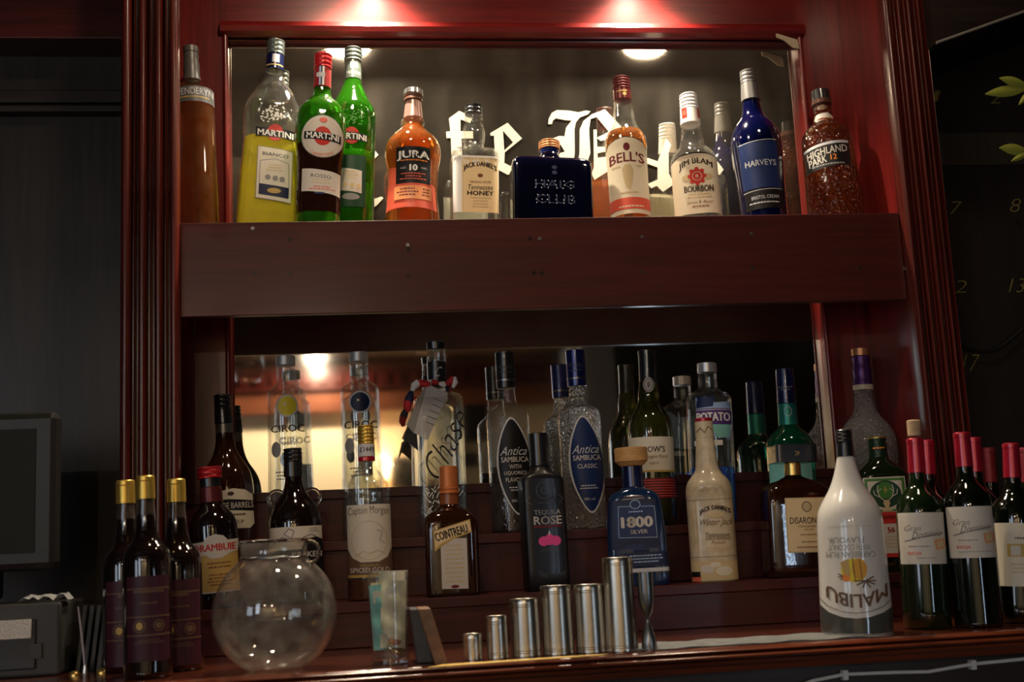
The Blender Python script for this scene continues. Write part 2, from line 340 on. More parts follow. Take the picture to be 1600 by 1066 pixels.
ZS = {'shelf': 1.7645, 'tier2': 1.187, 'tier1': 1.079, 'counter': 1.0}
def bottle(name, label, group, top, bx, Y, base, prof, glass, caps=(), labels=(), fill=None, liq=None, back=0, n=2, dr=1, yaw=None, hollow=False, by=None, wall=.0022, cat='bottle'):
    """top: pixel of the cap top on the axis; bx: pixel x of the base centre. prof: (py, half width px[, n, depth ratio]) top to base"""
    T = at(top[0], top[1], Y+back)
    zb = base if isinstance(base, float) else ZS[base]
    # base point: on plane Y, height zb, image x = bx
    B = Vector((0, Y, zb))
    for _ in range(4):
        q = proj(B); B.x += (bx-q[0])*q[2]/F
    q = proj(B); pyb = q[1]; sc = (q[2]+proj(T)[2])/2/F
    ax = (T-B); H = ax.length; z = ax.normalized()
    if yaw is None: f = Vector((CAM.x-B.x, CAM.y-B.y, 0)).normalized()
    else: f = Vector((math.sin(math.radians(yaw)), -math.cos(math.radians(yaw)), 0))
    cosd = max(.7, f.dot(Vector((CAM.x-B.x, CAM.y-B.y, 0)).normalized()))
    x = (-f).cross(z).normalized(); y = z.cross(x)
    root = thing(name, label, cat, B, group)
    root.rotation_mode = 'QUATERNION'; root.rotation_quaternion = Matrix((x, y, z)).transposed().to_quaternion()
    vs = H/(pyb-top[1])
    zz = lambda py: (pyb-py)*vs
    pr = []
    for e in prof:
        py, hw = e[0], e[1]; nn = e[2] if len(e) > 2 else n; dd = e[3] if len(e) > 3 else dr
        pr.append((zz(py), hw*sc, nn, dd))
    pr = [p for p in pr if p[0] > .004]; lo = pr[-1]
    pr.append((.003, lo[1], lo[2], lo[3])); pr.append((0, lo[1]-.003, lo[2], lo[3]))
    pr.reverse()
    zs = [p[0] for p in pr]
    def sec(z_):
        return pchip(zs, [p[1] for p in pr], z_), pchip(zs, [p[2] for p in pr], z_), pchip(zs, [p[3] for p in pr], z_)
    zl = []
    for a, b in zip(zs[:-1], zs[1:]):
        k = max(1, min(6, int((b-a)/.006)))
        zl += [a+(b-a)*i/k for i in range(k)]
    zl.append(zs[-1])
    def rings_of(lo_, hi_, inset=0):
        L_ = [lo_]+[q_ for q_ in zl if lo_+.0008 < q_ < hi_-.0008]+[hi_]
        o = []
        for q_ in L_:
            w_, nn, dd = sec(q_); o.append((q_, max(.002, w_-inset), max(.002, w_*dd-inset), nn))
        return o
    mb = MB(); mb.rings(rings_of(0, zs[-1]), glass)
    zf = zz(fill) if fill else None
    if hollow:
        a = zf if zf else .006
        r_ = rings_of(a, zs[-1]-.001, wall); mb.rings(r_, glass, flip=True)
    if glass.name.startswith('clear_glass') and zs[-1] > .05:
        a = (zf if zf else .008)+.001; mb.rings(rings_of(a, zs[-1]-.001, .003), glass, flip=True)
    mb.build('glass_body', root, smooth=50)
    if liq:
        r_ = rings_of(.003, zf if zf else zs[-1]-.01, .0012); MB().rings(r_, liq).build('liquid', root, smooth=50)
    for c in caps:
        nm, y0, y1, h0, h1, m = c[:6]; rid = c[6] if len(c) > 6 else 0; cn = c[7] if len(c) > 7 else 2; cd = c[8] if len(c) > 8 else 1
        z1, z0 = zz(y0), zz(y1); a, b = h0*sc, h1*sc; R = []
        k = max(3, rid*4)
        R.append((z0, b-.0006, (b-.0006)*cd, cn))
        for i in range(k+1):
            t = i/k; r = b+(a-b)*t
            if rid and i % 4 == 2: r -= .0011
            R.append((z0+.0004+(z1-z0-.0016)*t, r, r*cd, cn))
        R.append((z1, a-.0014, (a-.0014)*cd, cn)); MB().rings(R, m, seg=40).build(nm, root, smooth=35)
    caprad = [(zz(c[2]), zz(c[1]), c[4]*sc, c[3]*sc) for c in caps]
    def front(u, z_):
        w_, nn, dd = sec(min(max(z_, 0), zs[-1]))
        r = w_; d_ = w_*dd
        for z0, z1, b, a in caprad:
            if z0 <= z_ <= z1:
                rr = b+(a-b)*(z_-z0)/(z1-z0+1e-9)
                if rr > r or z_ > zs[-1]: r = rr; d_ = rr; nn = 2
        k = min(.985, abs(u)/max(r, 1e-5))
        return d_*(1-k**nn)**(1/nn), r
    lay = -1
    for nm, items in labels:
        lb = MB()
        for it in items:
            if it is items[0] or nm not in ('embossed_crest', 'frosted_pattern', 'embossed_name', 'print'): lay += 1
            elif nm == 'print': lay += .4
            li = lay if lay < 30 else 30+(lay-30)*.2
            tr, c = item_tris(it)
            if c.startswith('m:'): mt = MATS[c[2:]]
            else: mt = ink(c)
            tr = split(tr, 2.6)
            vv = []; ff = []
            for t in tr:
                k = len(vv)
                for (u, py) in t:
                    uu = u*sc/cosd; z_ = zz(py); d_, r = front(uu, z_)
                    uu = max(-r*.985, min(r*.985, uu))
                    e = .00025+.00011*li
                    vv.append((uu*(1+e/max(r, .01)), -d_-e, z_))
                (ax_, ay_), (bx_, by_), (cx_, cy_) = t
                ff.append((k, k+1, k+2) if (bx_-ax_)*(cy_-ay_)-(by_-ay_)*(cx_-ax_) < 0 else (k+2, k+1, k))
            lb.add(vv, ff, mt)
        if lb.v: lb.build(nm, root)
    root['_sc'] = sc; root['_vs'] = vs; root['_pyb'] = pyb
    return root, sc, zz, front
def clean(r):
    for k in ('_sc', '_vs', '_pyb'):
        if k in r: del r[k]

cam.dof.use_dof = True; cam.dof.focus_distance = 2.38; cam.dof.aperture_fstop = 4.5
# ------------------------------------------------------------------ the setting
def struct(name, mb, **k):
    o = mb.build(name, **k); o['kind'] = 'structure'; return o
def boxobj(name, a, b, mat, parent=None, bevel=0, kind=None):
    c = ((a[0]+b[0])/2, (a[1]+b[1])/2, a[2])
    o = MB().box(a, b, mat).build(name, parent, bevel=bevel, origin=c if parent is None else None)
    if kind: o['kind'] = kind
    return o
CREAM = P('cream_wall_paint', (.80, .68, .47), .7, noise=.06)
FLOORM = wood('floor_boards', (.03, .018, .012), (.07, .04, .025), 'Y', rough=.5, coat=.1, sc=.5)
DARKWALL = P('dark_green_wall', (.045, .045, .032), .6)
boxobj('floor', (-3.2, -5.7, -.05), (3.6, .2, 0), FLOORM, kind='structure')
boxobj('ceiling', (-3.2, -3.3, 2.62), (3.6, .2, 2.68), CEILW, kind='structure')
boxobj('trim_1', (-3.2, -3.5, 2.36), (3.6, -3.3, 2.68), MAHX, kind='structure')
boxobj('trim_2', (-3.2, -5.6, 2.40), (3.6, -3.5, 2.46), CEILW, kind='structure')
boxobj('wall_back', (-3.2, .1, 0), (3.6, .2, 2.62), DARKX, kind='structure')
boxobj('wall_front', (-3.2, -5.7, 0), (1.35, -5.6, 2.40), CREAM, kind='structure')
boxobj('wall_side', (1.35, -5.0, 0), (3.6, -4.9, 2.40), DARKWALL, kind='structure')
boxobj('wall_left', (-3.3, -5.7, 0), (-3.2, .2, 2.68), DARKWALL, kind='structure')
boxobj('wall_right', (3.6, -5.7, 0), (3.7, .2, 2.68), DARKWALL, kind='structure')
GREYP = P('grey_column_paint', (.60, .58, .52), .6)
boxobj('trim_3', (1.35, -5.6, 0), (1.55, -4.7, 2.40), GREYP, kind='structure')
boxobj('trim_4', (.50, -5.6, 0), (.60, -5.5, 2.16), P('pale_column_paint', (.55, .52, .44), .6), kind='structure')
# cornice with a dentil band along the far wall
cor = MB(); cor.box((-3.2, -5.6, 2.06), (1.35, -5.5, 2.40), wood('cornice_wood', (.10, .03, .015), (.22, .07, .03), 'X'))
cor.box((-3.2, -5.5, 2.20), (1.35, -5.46, 2.33), MAHX)
k = -3.15
while k < 1.3:
    cor.box((k, -5.46, 2.235), (k+.05, -5.44, 2.29), MAHZ); k += .1
struct('trim_5', cor)
boxobj('trim_6', (.35, -4.6, 2.28), (.43, -2.8, 2.36), wood('beam_wood', (.35, .24, .13), (.55, .40, .24), 'Y', rough=.6, coat=0), kind='structure')
boxobj('trim_7', (-3.2, -1.75, 2.50), (3.6, -1.58, 2.62), DARKX, kind='structure')

# window far left that lets the daylight in
wn = MB(); DAY = P('window_daylight_glow', (.74, .85, 1), em=3.0)
wn.box((-3.2, -4.6, 1.0), (-3.17, -3.4, 2.1), DAY)
struct('window_1', wn)

# back wall of the bar: panels left, board right
lp = MB(); PZ = DARKZ
lp.box((-1.7, -.03, 1.0), (-.40, .02, 2.62), PZ)
zr = lambda y, x=100, Y=-.05: at(x, y, Y).z
lp.box((-1.7, -.05, zr(160)), (-.40, -.03, zr(140)), DARKX)
lp.box((-1.7, -.06, zr(177)), (-.40, -.03, zr(166)), DARKX)
lp.box((-1.7, -.12, zr(60, Y=-.12)), (-.42, -.03, 2.62), MAHX)
struct('trim_8', lp, bevel=.003)
rb = MB(); rb.box((1.10, 0.0, 1.0), (2.6, .05, 2.62), PZ)
struct('trim_9', rb)
cn = MB()
pA = at(1455, 78, -.27); 
cn.add([(1.16, -.30, pA.z), (2.6, -.30, pA.z+.5), (2.6, 0, pA.z+.5), (1.16, 0, pA.z), (1.16, -.30, 2.62), (2.6, -.30, 2.9), (2.6, 0, 2.9), (1.16, 0, 2.62)],
       [(3, 2, 1, 0), (0, 1, 5, 4), (1, 2, 6, 5), (2, 3, 7, 6), (3, 0, 4, 7)], DARKX)
cn.tube([(1.16, -.305, pA.z), (1.6, -.305, pA.z+.153*1.0)], .003, P('pale_edge', (.25, .23, .2), .4))
struct('trim_10', cn)

# numbered board at the right
bd = thing('number_board', 'dark board with chalked yellow numbers and pegs, right of the fluted pilaster', 'board', (1.8, 0, 1.2))
m = MB(); m.box((1.17-1.8, -.012, 0), (2.5-1.8, -.001, 1.2), wood('board_wood', (.014, .010, .008), (.03, .022, .018), 'Z', rough=.5, coat=0, bump=.3)); m.build('panel', bd)
m = MB(); z0, z1 = at(1500, 258, -.02).z-1.2, at(1500, 208, -.02).z-1.2
m.box((1.17-1.8, -.022, z0), (2.5-1.8, -.012, z1), wood('light_band_wood', (.05, .04, .03), (.08, .065, .05), 'Z', rough=.4)); m.build('light_band', bd)  # band of reflected light, put in as a paler strip of wood
CH = P('yellow_chalk', (.33, .27, .07), .9)
def flat_text(s, px, py, wpx, hpx, Y, mat, mb, off=(0, 0, 0), eps=.0, **op):
    tr, _ = item_tris(('T', s, 0, 0, wpx, hpx, 'x', op)); vv = []; ff = []
    for t in tr:
        k = len(vv)
        for u, v in t: vv.append(at(px+u, py+v, Y)-Vector(off))
        ff.append((k, k+1, k+2))
    mb.add(vv, ff, mat)
for s, x, y, w_, h_ in (('1', 1463, 150, 8, 17), ('2', 1557, 152, 15, 20), ('7', 1493, 325, 15, 20), ('8', 1587, 321, 15, 21), ('2', 1503, 448, 17, 20), ('13', 1590, 446, 22, 22), ('17', 1517, 567, 22, 26)):
    ch = MB(); flat_text(s, x, y, w_, h_, -.0135, CH, ch, off=(1.8, 0, 1.2), bold=-.02, shear=.25); ch.build('chalk_number', bd)
for (x, y) in ((1495, 350), (1587, 345), (1590, 470), (1500, 176)):
    p = at(x, y, -.012)-Vector((1.8, 0, 1.2)); m = MB(); m.tube([p, p+Vector((0, -.012, 0))], .002, FOIL['darksteel'], 8); m.build('peg', bd)
cb = MB(); pts = [at(x, y, -.03) for x, y in ((1497, 536), (1515, 545), (1530, 549), (1545, 549), (1560, 545), (1578, 532), (1605, 508), (1660, 450))]
cb.tube(pts, .0035, P('black_cable', (.01, .01, .01), .5)); tag(cb.build('cable', origin=tuple(pts[0])), 'black cable sagging across the numbered board', 'cable')

# pilasters
def pilaster(name, x0, x1, cuts, z0=1.0, z1=2.62, yf=-.27, yb=-.235):
    W = x1-x0; prof = [(x0, yb)]
    e = [0]+list(cuts)+[1]
    for a, b in zip(e[:-1], e[1:]):
        g = .0035
        xa, xb = x0+a*W+(g if a else 0), x0+b*W-(g if b < 1 else 0)
        for i in range(9):
            t = i/8; prof.append((xa+(xb-xa)*t, yf+.009*(abs(2*t-1)**2.4)))
        if b < 1: prof += [(xb+.001, yf+.016), (xb+2*g-.001, yf+.016)]
    prof.append((x1, yb))
    m = MB(); m.extrudez([(x, y) for x, y in prof], z0, z1, MAHZ)
    return struct(name, m, fixn=True, smooth=25)
pilaster('trim_11', -.418, -.316, (.22, .27, .49, .55, .77, .82))
pilaster('trim_12', 1.077, 1.162, (.20, .25, .45, .50, .70, .75, .93))
# reveals and side boards
boxobj('trim_13', (1.083, -.235, 1.0), (1.103, .0, 2.62), REDZ, kind='structure')
boxobj('trim_14', (-.42, -.235, 1.0), (-.40, .0, 2.62), MAHZ, kind='structure')
# soffit above the mirror carrying the spotlights
boxobj('trim_15', (-.40, -.30, 2.43), (1.083, 0, 2.47), REDX, kind='structure')
fb = MB(); fb.box((-1.7, -.31, 2.43), (2.6, -.29, 2.62), MAHX); struct('trim_16', fb)

# mirror with its frame and lettering
mr = thing('wall_mirror', 'wide framed bar mirror with white blackletter writing behind the bottles', 'mirror', (.36, 0, 1.287))
O = Vector((.36, 0, 1.287))
m, nt, b = principled('aged_mirror'); N = nt.nodes; L = nt.links
b.inputs['Metallic'].default_value = 1; b.inputs['Base Color'].default_value = (.78, .74, .66, 1)
tc = N.new('ShaderNodeTexCoord'); mp = N.new('ShaderNodeMapping'); mp.inputs['Scale'].default_value = (7, 1, 2.5); nz = N.new('ShaderNodeTexNoise'); nz.inputs['Scale'].default_value = 1.6; nz.inputs['Detail'].default_value = 8
L.new(tc.outputs['Object'], mp.inputs[0]); L.new(mp.outputs[0], nz.inputs[0])
rp = N.new('ShaderNodeMapRange'); rp.inputs[1].default_value = .35; rp.inputs[2].default_value = .75; rp.inputs[3].default_value = .25; rp.inputs[4].default_value = 1.0
L.new(nz.outputs[0], rp.inputs[0]); df = N.new('ShaderNodeBsdfDiffuse'); df.inputs[0].default_value = (.55, .48, .38, 1)
mx = N.new('ShaderNodeMixShader'); 
sx = N.new('ShaderNodeSeparateXYZ'); L.new(tc.outputs['Object'], sx.inputs[0]); zr_ = N.new('ShaderNodeMapRange'); zr_.inputs[1].default_value = .35; zr_.inputs[2].default_value = .95; zr_.inputs[3].default_value = .012; zr_.inputs[4].default_value = .13; L.new(sx.outputs['Z'], zr_.inputs[0])
ml = N.new('ShaderNodeMath'); ml.operation = 'MULTIPLY'; L.new(rp.outputs[0], ml.inputs[0]); L.new(zr_.outputs[0], ml.inputs[1]); L.new(ml.outputs[0], mx.inputs[0]); L.new(b.outputs[0], mx.inputs[1]); L.new(df.outputs[0], mx.inputs[2])
b.inputs['Roughness'].default_value = .035
L.new(mx.outputs[0], [n for n in N if n.type == 'OUTPUT_MATERIAL'][0].inputs[0]); MIR = m
mb = MB(); mb.box((-.26-O.x, 0, 0), (.99-O.x, .006, 2.24-O.z), MIR); mb.build('glass', mr)
fr = MB(); fr.box((-.40-O.x, -.03, 1.0-O.z), (-.25-O.x, .0, 2.62-O.z), REDZ); fr.build('stile', mr)
fr = MB(); fr.box((.985-O.x, -.03, 1.0-O.z), (1.083-O.x, .0, 2.62-O.z), REDZ); fr.build('stile', mr)
fr = MB(); fr.box((-.25-O.x, -.03, 2.243-O.z), (.985-O.x, .0, 2.62-O.z), REDX); fr.build('top_rail', mr)
fr = MB(); fr.box((-.25-O.x, -.03, 1.0-O.z), (.985-O.x, .0, 1.2885-O.z), REDX); fr.build('bottom_rail', mr)
bead = MB()
for x in (-.253, .988): bead.tube([(x-O.x, -.03, 1.292-O.z), (x-O.x, -.03, 2.243-O.z)], .006, REDZ, 12)
bead.extrude([(-.03, 2.236-O.z), (-.046, 2.240-O.z), (-.050, 2.250-O.z), (-.044, 2.262-O.z), (-.03, 2.268-O.z)], -.262-O.x, .997-O.x, REDX)
bead.build('bead_moulding', mr, smooth=40, fixn=True)
chip = MB(); pp = [(1213, 52), (1246, 62), (1249, 76), (1240, 74), (1225, 62), (1214, 58)]
tr = tessellate_polygon([[Vector((x, y, 0)) for x, y in pp]])
A = [at(x, y, -.0515)-O for x, y in pp]; chip.add(A+[a+Vector((0, .004, 0)) for a in A], [tuple(t) for t in tr]+[(i, (i+1) % 6, (i+1) % 6+6, i+6) for i in range(6)], P('bare_wood', (.5, .4, .26), .7))
chip.build('chipped_corner', mr)
# blackletter
LET = P('cream_sign_paint', (.72, .68, .55), .6)
def glyph(pts, ox, oy, s, holes=()):
    loops = [[Vector((ox+x/s, oy+y/s, 0)) for x, y in pts]]+[[Vector((ox+x/s, oy+y/s, 0)) for x, y in h] for h in holes]
    flat = [p for l in loops for p in l]; tr = tessellate_polygon(loops)
    n = len(flat)
    lt = MB(); A = [at(p.x, p.y, -.0018)-O for p in flat]
    ed = []; k = 0
    for l in loops:
        ed += [(k+i, k+(i+1) % len(l), k+(i+1) % len(l)+n, k+i+n) for i in range(len(l))]; k += len(l)
    lt.add(A+[a+Vector((0, .0012, 0)) for a in A], [tuple(t) for t in tr]+ed, LET); lt.build('painted_letter', mr)
s1 = 6.6625
glyph([(810, 165), (915, 88), (1010, 130), (1060, 150), (1030, 215), (930, 175), (930, 300), (1060, 300), (1060, 375), (940, 375), (950, 620), (990, 700), (900, 740), (840, 660), (830, 370), (785, 370), (780, 305), (825, 300)], 580, 160, s1)
glyph([(1240, 320), (1420, 212), (1570, 375), (1390, 520), (1385, 630), (1460, 668), (1500, 645), (1520, 665), (1425, 755), (1300, 690), (1290, 540), (1280, 345), (1245, 345)], 580, 160, s1, [[(1372, 295), (1385, 500), (1480, 415)]])
glyph([(20, 480), (75, 545), (40, 582), (-60, 600), (-60, 940), (20, 1010), (105, 980), (128, 995), (60, 1070), (-60, 1150), (-180, 1060), (-300, 1130), (-400, 1020), (-200, 850), (-190, 640), (-330, 560)], 580, 160, s1)
s2 = 6.27
glyph([(355, 275), (360, 220), (390, 165), (440, 138), (560, 143), (650, 160), (725, 143), (768, 150), (745, 178), (665, 210), (625, 260), (612, 330), (615, 560), (600, 655), (455, 700), (455, 600), (470, 560), (520, 545), (480, 480), (385, 450), (400, 415), (460, 392), (515, 395), (530, 310), (585, 240), (520, 235), (430, 218), (400, 240), (392, 275)], 800, 150, s2)
glyph([(640, 690), (662, 560), (664, 330), (700, 245), (780, 180), (910, 130), (1080, 310), (1010, 400), (870, 440), (830, 410), (950, 350), (830, 205), (770, 225), (755, 330), (768, 560), (740, 640), (690, 690)], 800, 150, s2)
glyph([(800, 330), (830, 330), (835, 500), (930, 495), (930, 540), (835, 560), (840, 605), (935, 595), (1000, 640), (935, 740), (810, 822), (780, 760), (803, 700)], 800, 150, s2)
glyph([(365, 470), (380, 415), (432, 478), (405, 560), (408, 760), (463, 860), (350, 940), (290, 880), (235, 905), (200, 860), (300, 820), (300, 700), (190, 660), (120, 585), (210, 610), (300, 640)], 980, 150, s2)
glyph([(640, 600), (700, 540), (760, 600), (820, 590), (890, 650), (945, 722), (905, 775), (850, 740), (770, 720), (770, 900), (700, 960), (650, 900)], 980, 150, s2)

# the shelf
sh = thing('bar_shelf', 'dark red-brown bar shelf with deep screwed fascia carrying the upper row of bottles', 'shelf', (.38, 0, 1.602)); O = Vector((.38, 0, 1.602))
m = MB(); zf_ = 1.777-O.z
m.extrude([(-.2225, zf_-.001), (-.0315, zf_-.021), (-.0315, zf_-.041), (-.2225, zf_-.021)], -.398-O.x, 1.081-O.x, MAHX); m.build('board', sh, fixn=True)
m = MB(); m.box((-.3155-O.x, -.24, 0), (1.0755-O.x, -.2225, zf_+.001), FASC); m.build('fascia', sh, bevel=.0012)
for (x, y, c) in ((395, 357, 1), (453, 374, 0), (398, 428, 0), (454, 428, 0), (637, 383, 1), (638, 389, 0), (638, 430, 0), (843, 373, 1), (828, 372, 0), (834, 426, 0), (847, 426, 0), (1003, 370, 1), (1004, 425, 2), (1174, 365, 1), (1175, 420, 2), (1343, 417, 2), (1412, 420, 2)):
    p = at(x, y, -.24)-O; m = MB(); m.tube([p+Vector((0, .002, 0)), p+Vector((0, -.0012, 0))], .0033, (CAP['black'], FOIL['silver'], FOIL['darksteel'])[c], 12)
    m.tube([p+Vector((0, -.001, 0)), p+Vector((0, -.0018, 0))], .0012, CAP['black'], 6); m.build('screw', sh)

# stepped display under the mirror
STEP = wood('step_wood', (.04, .005, .005), (.09, .011, .010), 'X', rough=.48, coat=.08)
for yf, z0, z1, lb in ((-.28, 1.0005, 1.079, 'lowest wooden display step, resting on the counter behind the measuring cups'), (-.15, 1.0792, 1.187, 'middle wooden display step that carries the sambuca and vodka bottles'), (-.045, 1.1872, 1.287, 'topmost narrow display step right under the mirror edge')):
    m = MB(); yb = -.0315; X0, X1 = -.395, 1.0825
    m.box((X0, yf+.004, z0), (X1, yb, z1-.018), STEP); m.box((X0, yf, z1-.018), (X1, yb, z1), STEP)
    tag(m.build('display_step', bevel=.0015, origin=((X0+X1)/2, yf, z0)), lb, 'step', 'stepped bottle display')

# counter
ct = thing('back_bar_counter', 'long back-bar counter with a moulded mahogany front edge', 'counter', (.4, -.33, 0)); O = Vector((.4, -.33, 0))
CW = wood('counter_wood', (.08, .018, .008), (.18, .04, .016), 'X', rough=.14, coat=1, bump=.05)
m = MB(); m.box((-1.69-O.x, -.64-O.y, .963), (2.6-O.x, -.001-O.y, 1.0), CW); m.build('top', ct)
pf = [(-.64, 1.0), (-.652, 1.0005), (-.660, .997), (-.663, .990), (-.659, .984), (-.655, .983)]
for i in range(7):
    a = math.pi/2-math.pi*i/6; pf.append((-.660-.008*math.cos(a), .9745+.0075*math.sin(a)))
pf += [(-.652, .966)]
for i in range(7):
    a = math.pi/2-math.pi*i/6; pf.append((-.653-.006*math.cos(a), .957+.008*math.sin(a)))
pf += [(-.648, .948), (-.645, .93), (-.64, .93)]
m = MB(); m.extrude([(y-O.y, 1-(1-z)*.53) for y, z in pf], -1.69-O.x, 2.6-O.x, CW); m.build('front_moulding', ct, smooth=40, fixn=True)
m = MB(); m.box((-1.69-O.x, -.625-O.y, 0), (2.6-O.x, -.1-O.y, .963), DARKX); m.build('cabinet', ct)
m = MB(); pts = [at(x, y, -.634) for x, y in ((1180, 1100), (1270, 1064), (1320, 1054), (1400, 1051), (1450, 1050), (1520, 1038), (1600, 1030), (1680, 1020))]
CBL = P('white_cable', (.6, .6, .6), .4); cz = tuple(pts[0])
m.tube(pts, .0028, CBL); 
for p in (pts[2], pts[5]): m.box((p.x-.004, p.y-.004, p.z-.008), (p.x+.004, p.y+.008, p.z+.006), CBL)
tag(m.build('cable', origin=cz), 'thin white cable clipped under the counter edge at the lower right', 'cable')

# spotlights
for x, lb in zip(SPOTX, ('recessed spotlight in the soffit above the left half of the mirror', 'recessed spotlight in the soffit above the right half of the mirror')):
    t = thing('spotlight', lb, 'light', (x, -.105, 2.43), 'soffit spotlights')
    m = MB(); m.rings([(-.03, .036, .036, 2), (-.0005, .036, .036, 2)], FOIL['darksteel'], 32, cap0=False); m.build('housing', t, smooth=40)
    m = MB(); m.rings([(-.02, .022, .022, 2), (-.014, .024, .024, 2)], P('hot_bulb', (1, .86, .66), em=60), 24); m.build('bulb', t)
for (x, y, z, lb, lh) in ((.0, -.78, 2.62, 'round ceiling light over the bar, left', 8), (.85, -.78, 2.62, 'round ceiling light over the bar, right', 5), (-.26, -5.2, 2.40, 'round ceiling light near the cream wall, nearer the wall lamp', 9), (-1.3, -5.2, 2.40, 'round ceiling light near the cream wall, farther left of the wall lamp', 9)):
    t = thing('ceiling_light', lb, 'light', (x, y, z), 'ceiling lights'); m = MB(); m.rings([(-.025, .05, .05, 2), (-.0005, .055, .055, 2)], FOIL['silver'], 32); m.build('rim', t)
    m = MB(); m.rings([(-.028, .036, .036, 2), (-.0255, .036, .036, 2)], P('warm_lamp_glow', (1, .78, .5), em=8), 24); m.build('diffuser', t)
# added streak light box, then far wall things seen in the mirror
t = thing('streak_light_box', 'added dark box with a cool vertical light tube for streaks on the bottles, out of view', 'light box', (1.17, -2.2, 0))  # added stand-in for the unseen cool source that streaks the bottles
m = MB(); m.box((-.25, -.28, 0), (.25, .0, 1.36), CAP['black']); m.build('casing', t, bevel=.01)
m = MB(); m.box((-.062, .001, .80), (-.037, .012, 1.32), P('cool_tube_glow', (.62, .78, 1), em=9)); o = m.build('light_tube', t)
t.rotation_euler = (0, 0, .45)
t = thing('wall_lamp', 'small warm wall lamp on the cream wall', 'lamp', (.14, -5.6, 1.68))
m = MB(); m.rings([(-.07, .05, .05, 2), (.07, .07, .07, 2)], P('lamp_shade_glow', (1, .72, .38), em=6), 24, cap0=False, cap1=False); m.rings([(-.0, .012, .012, 2, 0, -.0), (.02, .012, .012, 2)], FOIL['gold'], 12)
o = m.build('shade', t); o.location = (0, .09, 0); m = MB(); m.box((-.02, 0, -.03), (.02, .09, -.02), FOIL['gold']); m.build('bracket', t)
light('wall_lamp_light', 'POINT', (.14, -5.48, 1.70), (0, 0, 0), 3.5, (1, .7, .4), shadow_soft_size=.06)
def wallthing(name, lb, cat, px0, py0, px1, py1, Y, mat, th=.05):
    # placed on the far wall; mirrored positions read through the glass
    def mir(px, py):
        d = FW*F + RT*(px-800) - UP*(py-533); p = CAM + d*((-Y-CAM.y)/d.y); return p
    a, b = mir(px0, py1), mir(px1, py0)
    t = thing(name, lb, cat, ((a.x+b.x)/2, Y, a.z)); w_ = (b.x-a.x)/2; h = b.z-a.z
    m = MB(); m.box((-w_, -th, 0), (w_, 0, h), mat); m.build('casing', t, bevel=.01)
    m = MB(); m.box((-w_+.02, 0, .02), (w_-.02, .004, h-.02), P('screen_black', (.012, .012, .014), .15)); m.build('screen', t)
wallthing('television', 'small black screen on the cream wall beside the wall lamp', 'television', 612, 714, 646, 764, -5.5, CAP['black'], .09)
wallthing('loudspeaker', 'large black speaker high on the cream wall', 'speaker', 727, 630, 762, 690, -5.4, CAP['black'], .19)
wallthing('loudspeaker', 'low black box mounted below the larger black speaker', 'speaker', 722, 708, 748, 730, -5.5, CAP['black'], .09)
# balloon glasses hanging over the bar
gr = thing('glass_rack', 'wooden hanging rack over the bar that holds upturned glasses', 'rack', (-.1, -1.5, 1.92))
m = MB()
for dx in (-.35, -.265, -.235, -.15): m.box((dx-.01, -.12, 0), (dx+.01, .12, .02), MAHX)
m.box((-.5, -.14, .02), (.1, .14, .035), MAHX)
for dx in (-.48, .08): m.tube([(dx, 0, .03), (dx, 0, 2.62-1.92)], .006, FOIL['darksteel'])
m.build('frame', gr)
for x, lb in ((-.35, 'balloon glass hanging upside down, reflected at the top left of the mirror'), (-.47, 'balloon glass hanging upside down at the left end of the rack')):
    t = thing('balloon_glass', lb, 'glass', (x, -1.5, 1.72), 'hanging glasses')
    m = MB(); m.rings([(0, .038, .038, 2), (.02, .046, .046, 2), (.05, .052, .052, 2), (.08, .048, .048, 2), (.10, .034, .034, 2), (.11, .012, .012, 2), (.115, .005, .005, 2), (.19, .004, .004, 2), (.196, .03, .03, 2), (.199, .034, .034, 2)], GL['clear'], 40, cap0=False)
    m.rings([(-.0004, .0385, .0385, 2), (.0012, .0385, .0385, 2)], P('glass_rim', (.9, .9, .9), .05, 0, 1), 40, cap0=False, cap1=False); m.build('bowl', t, smooth=50)

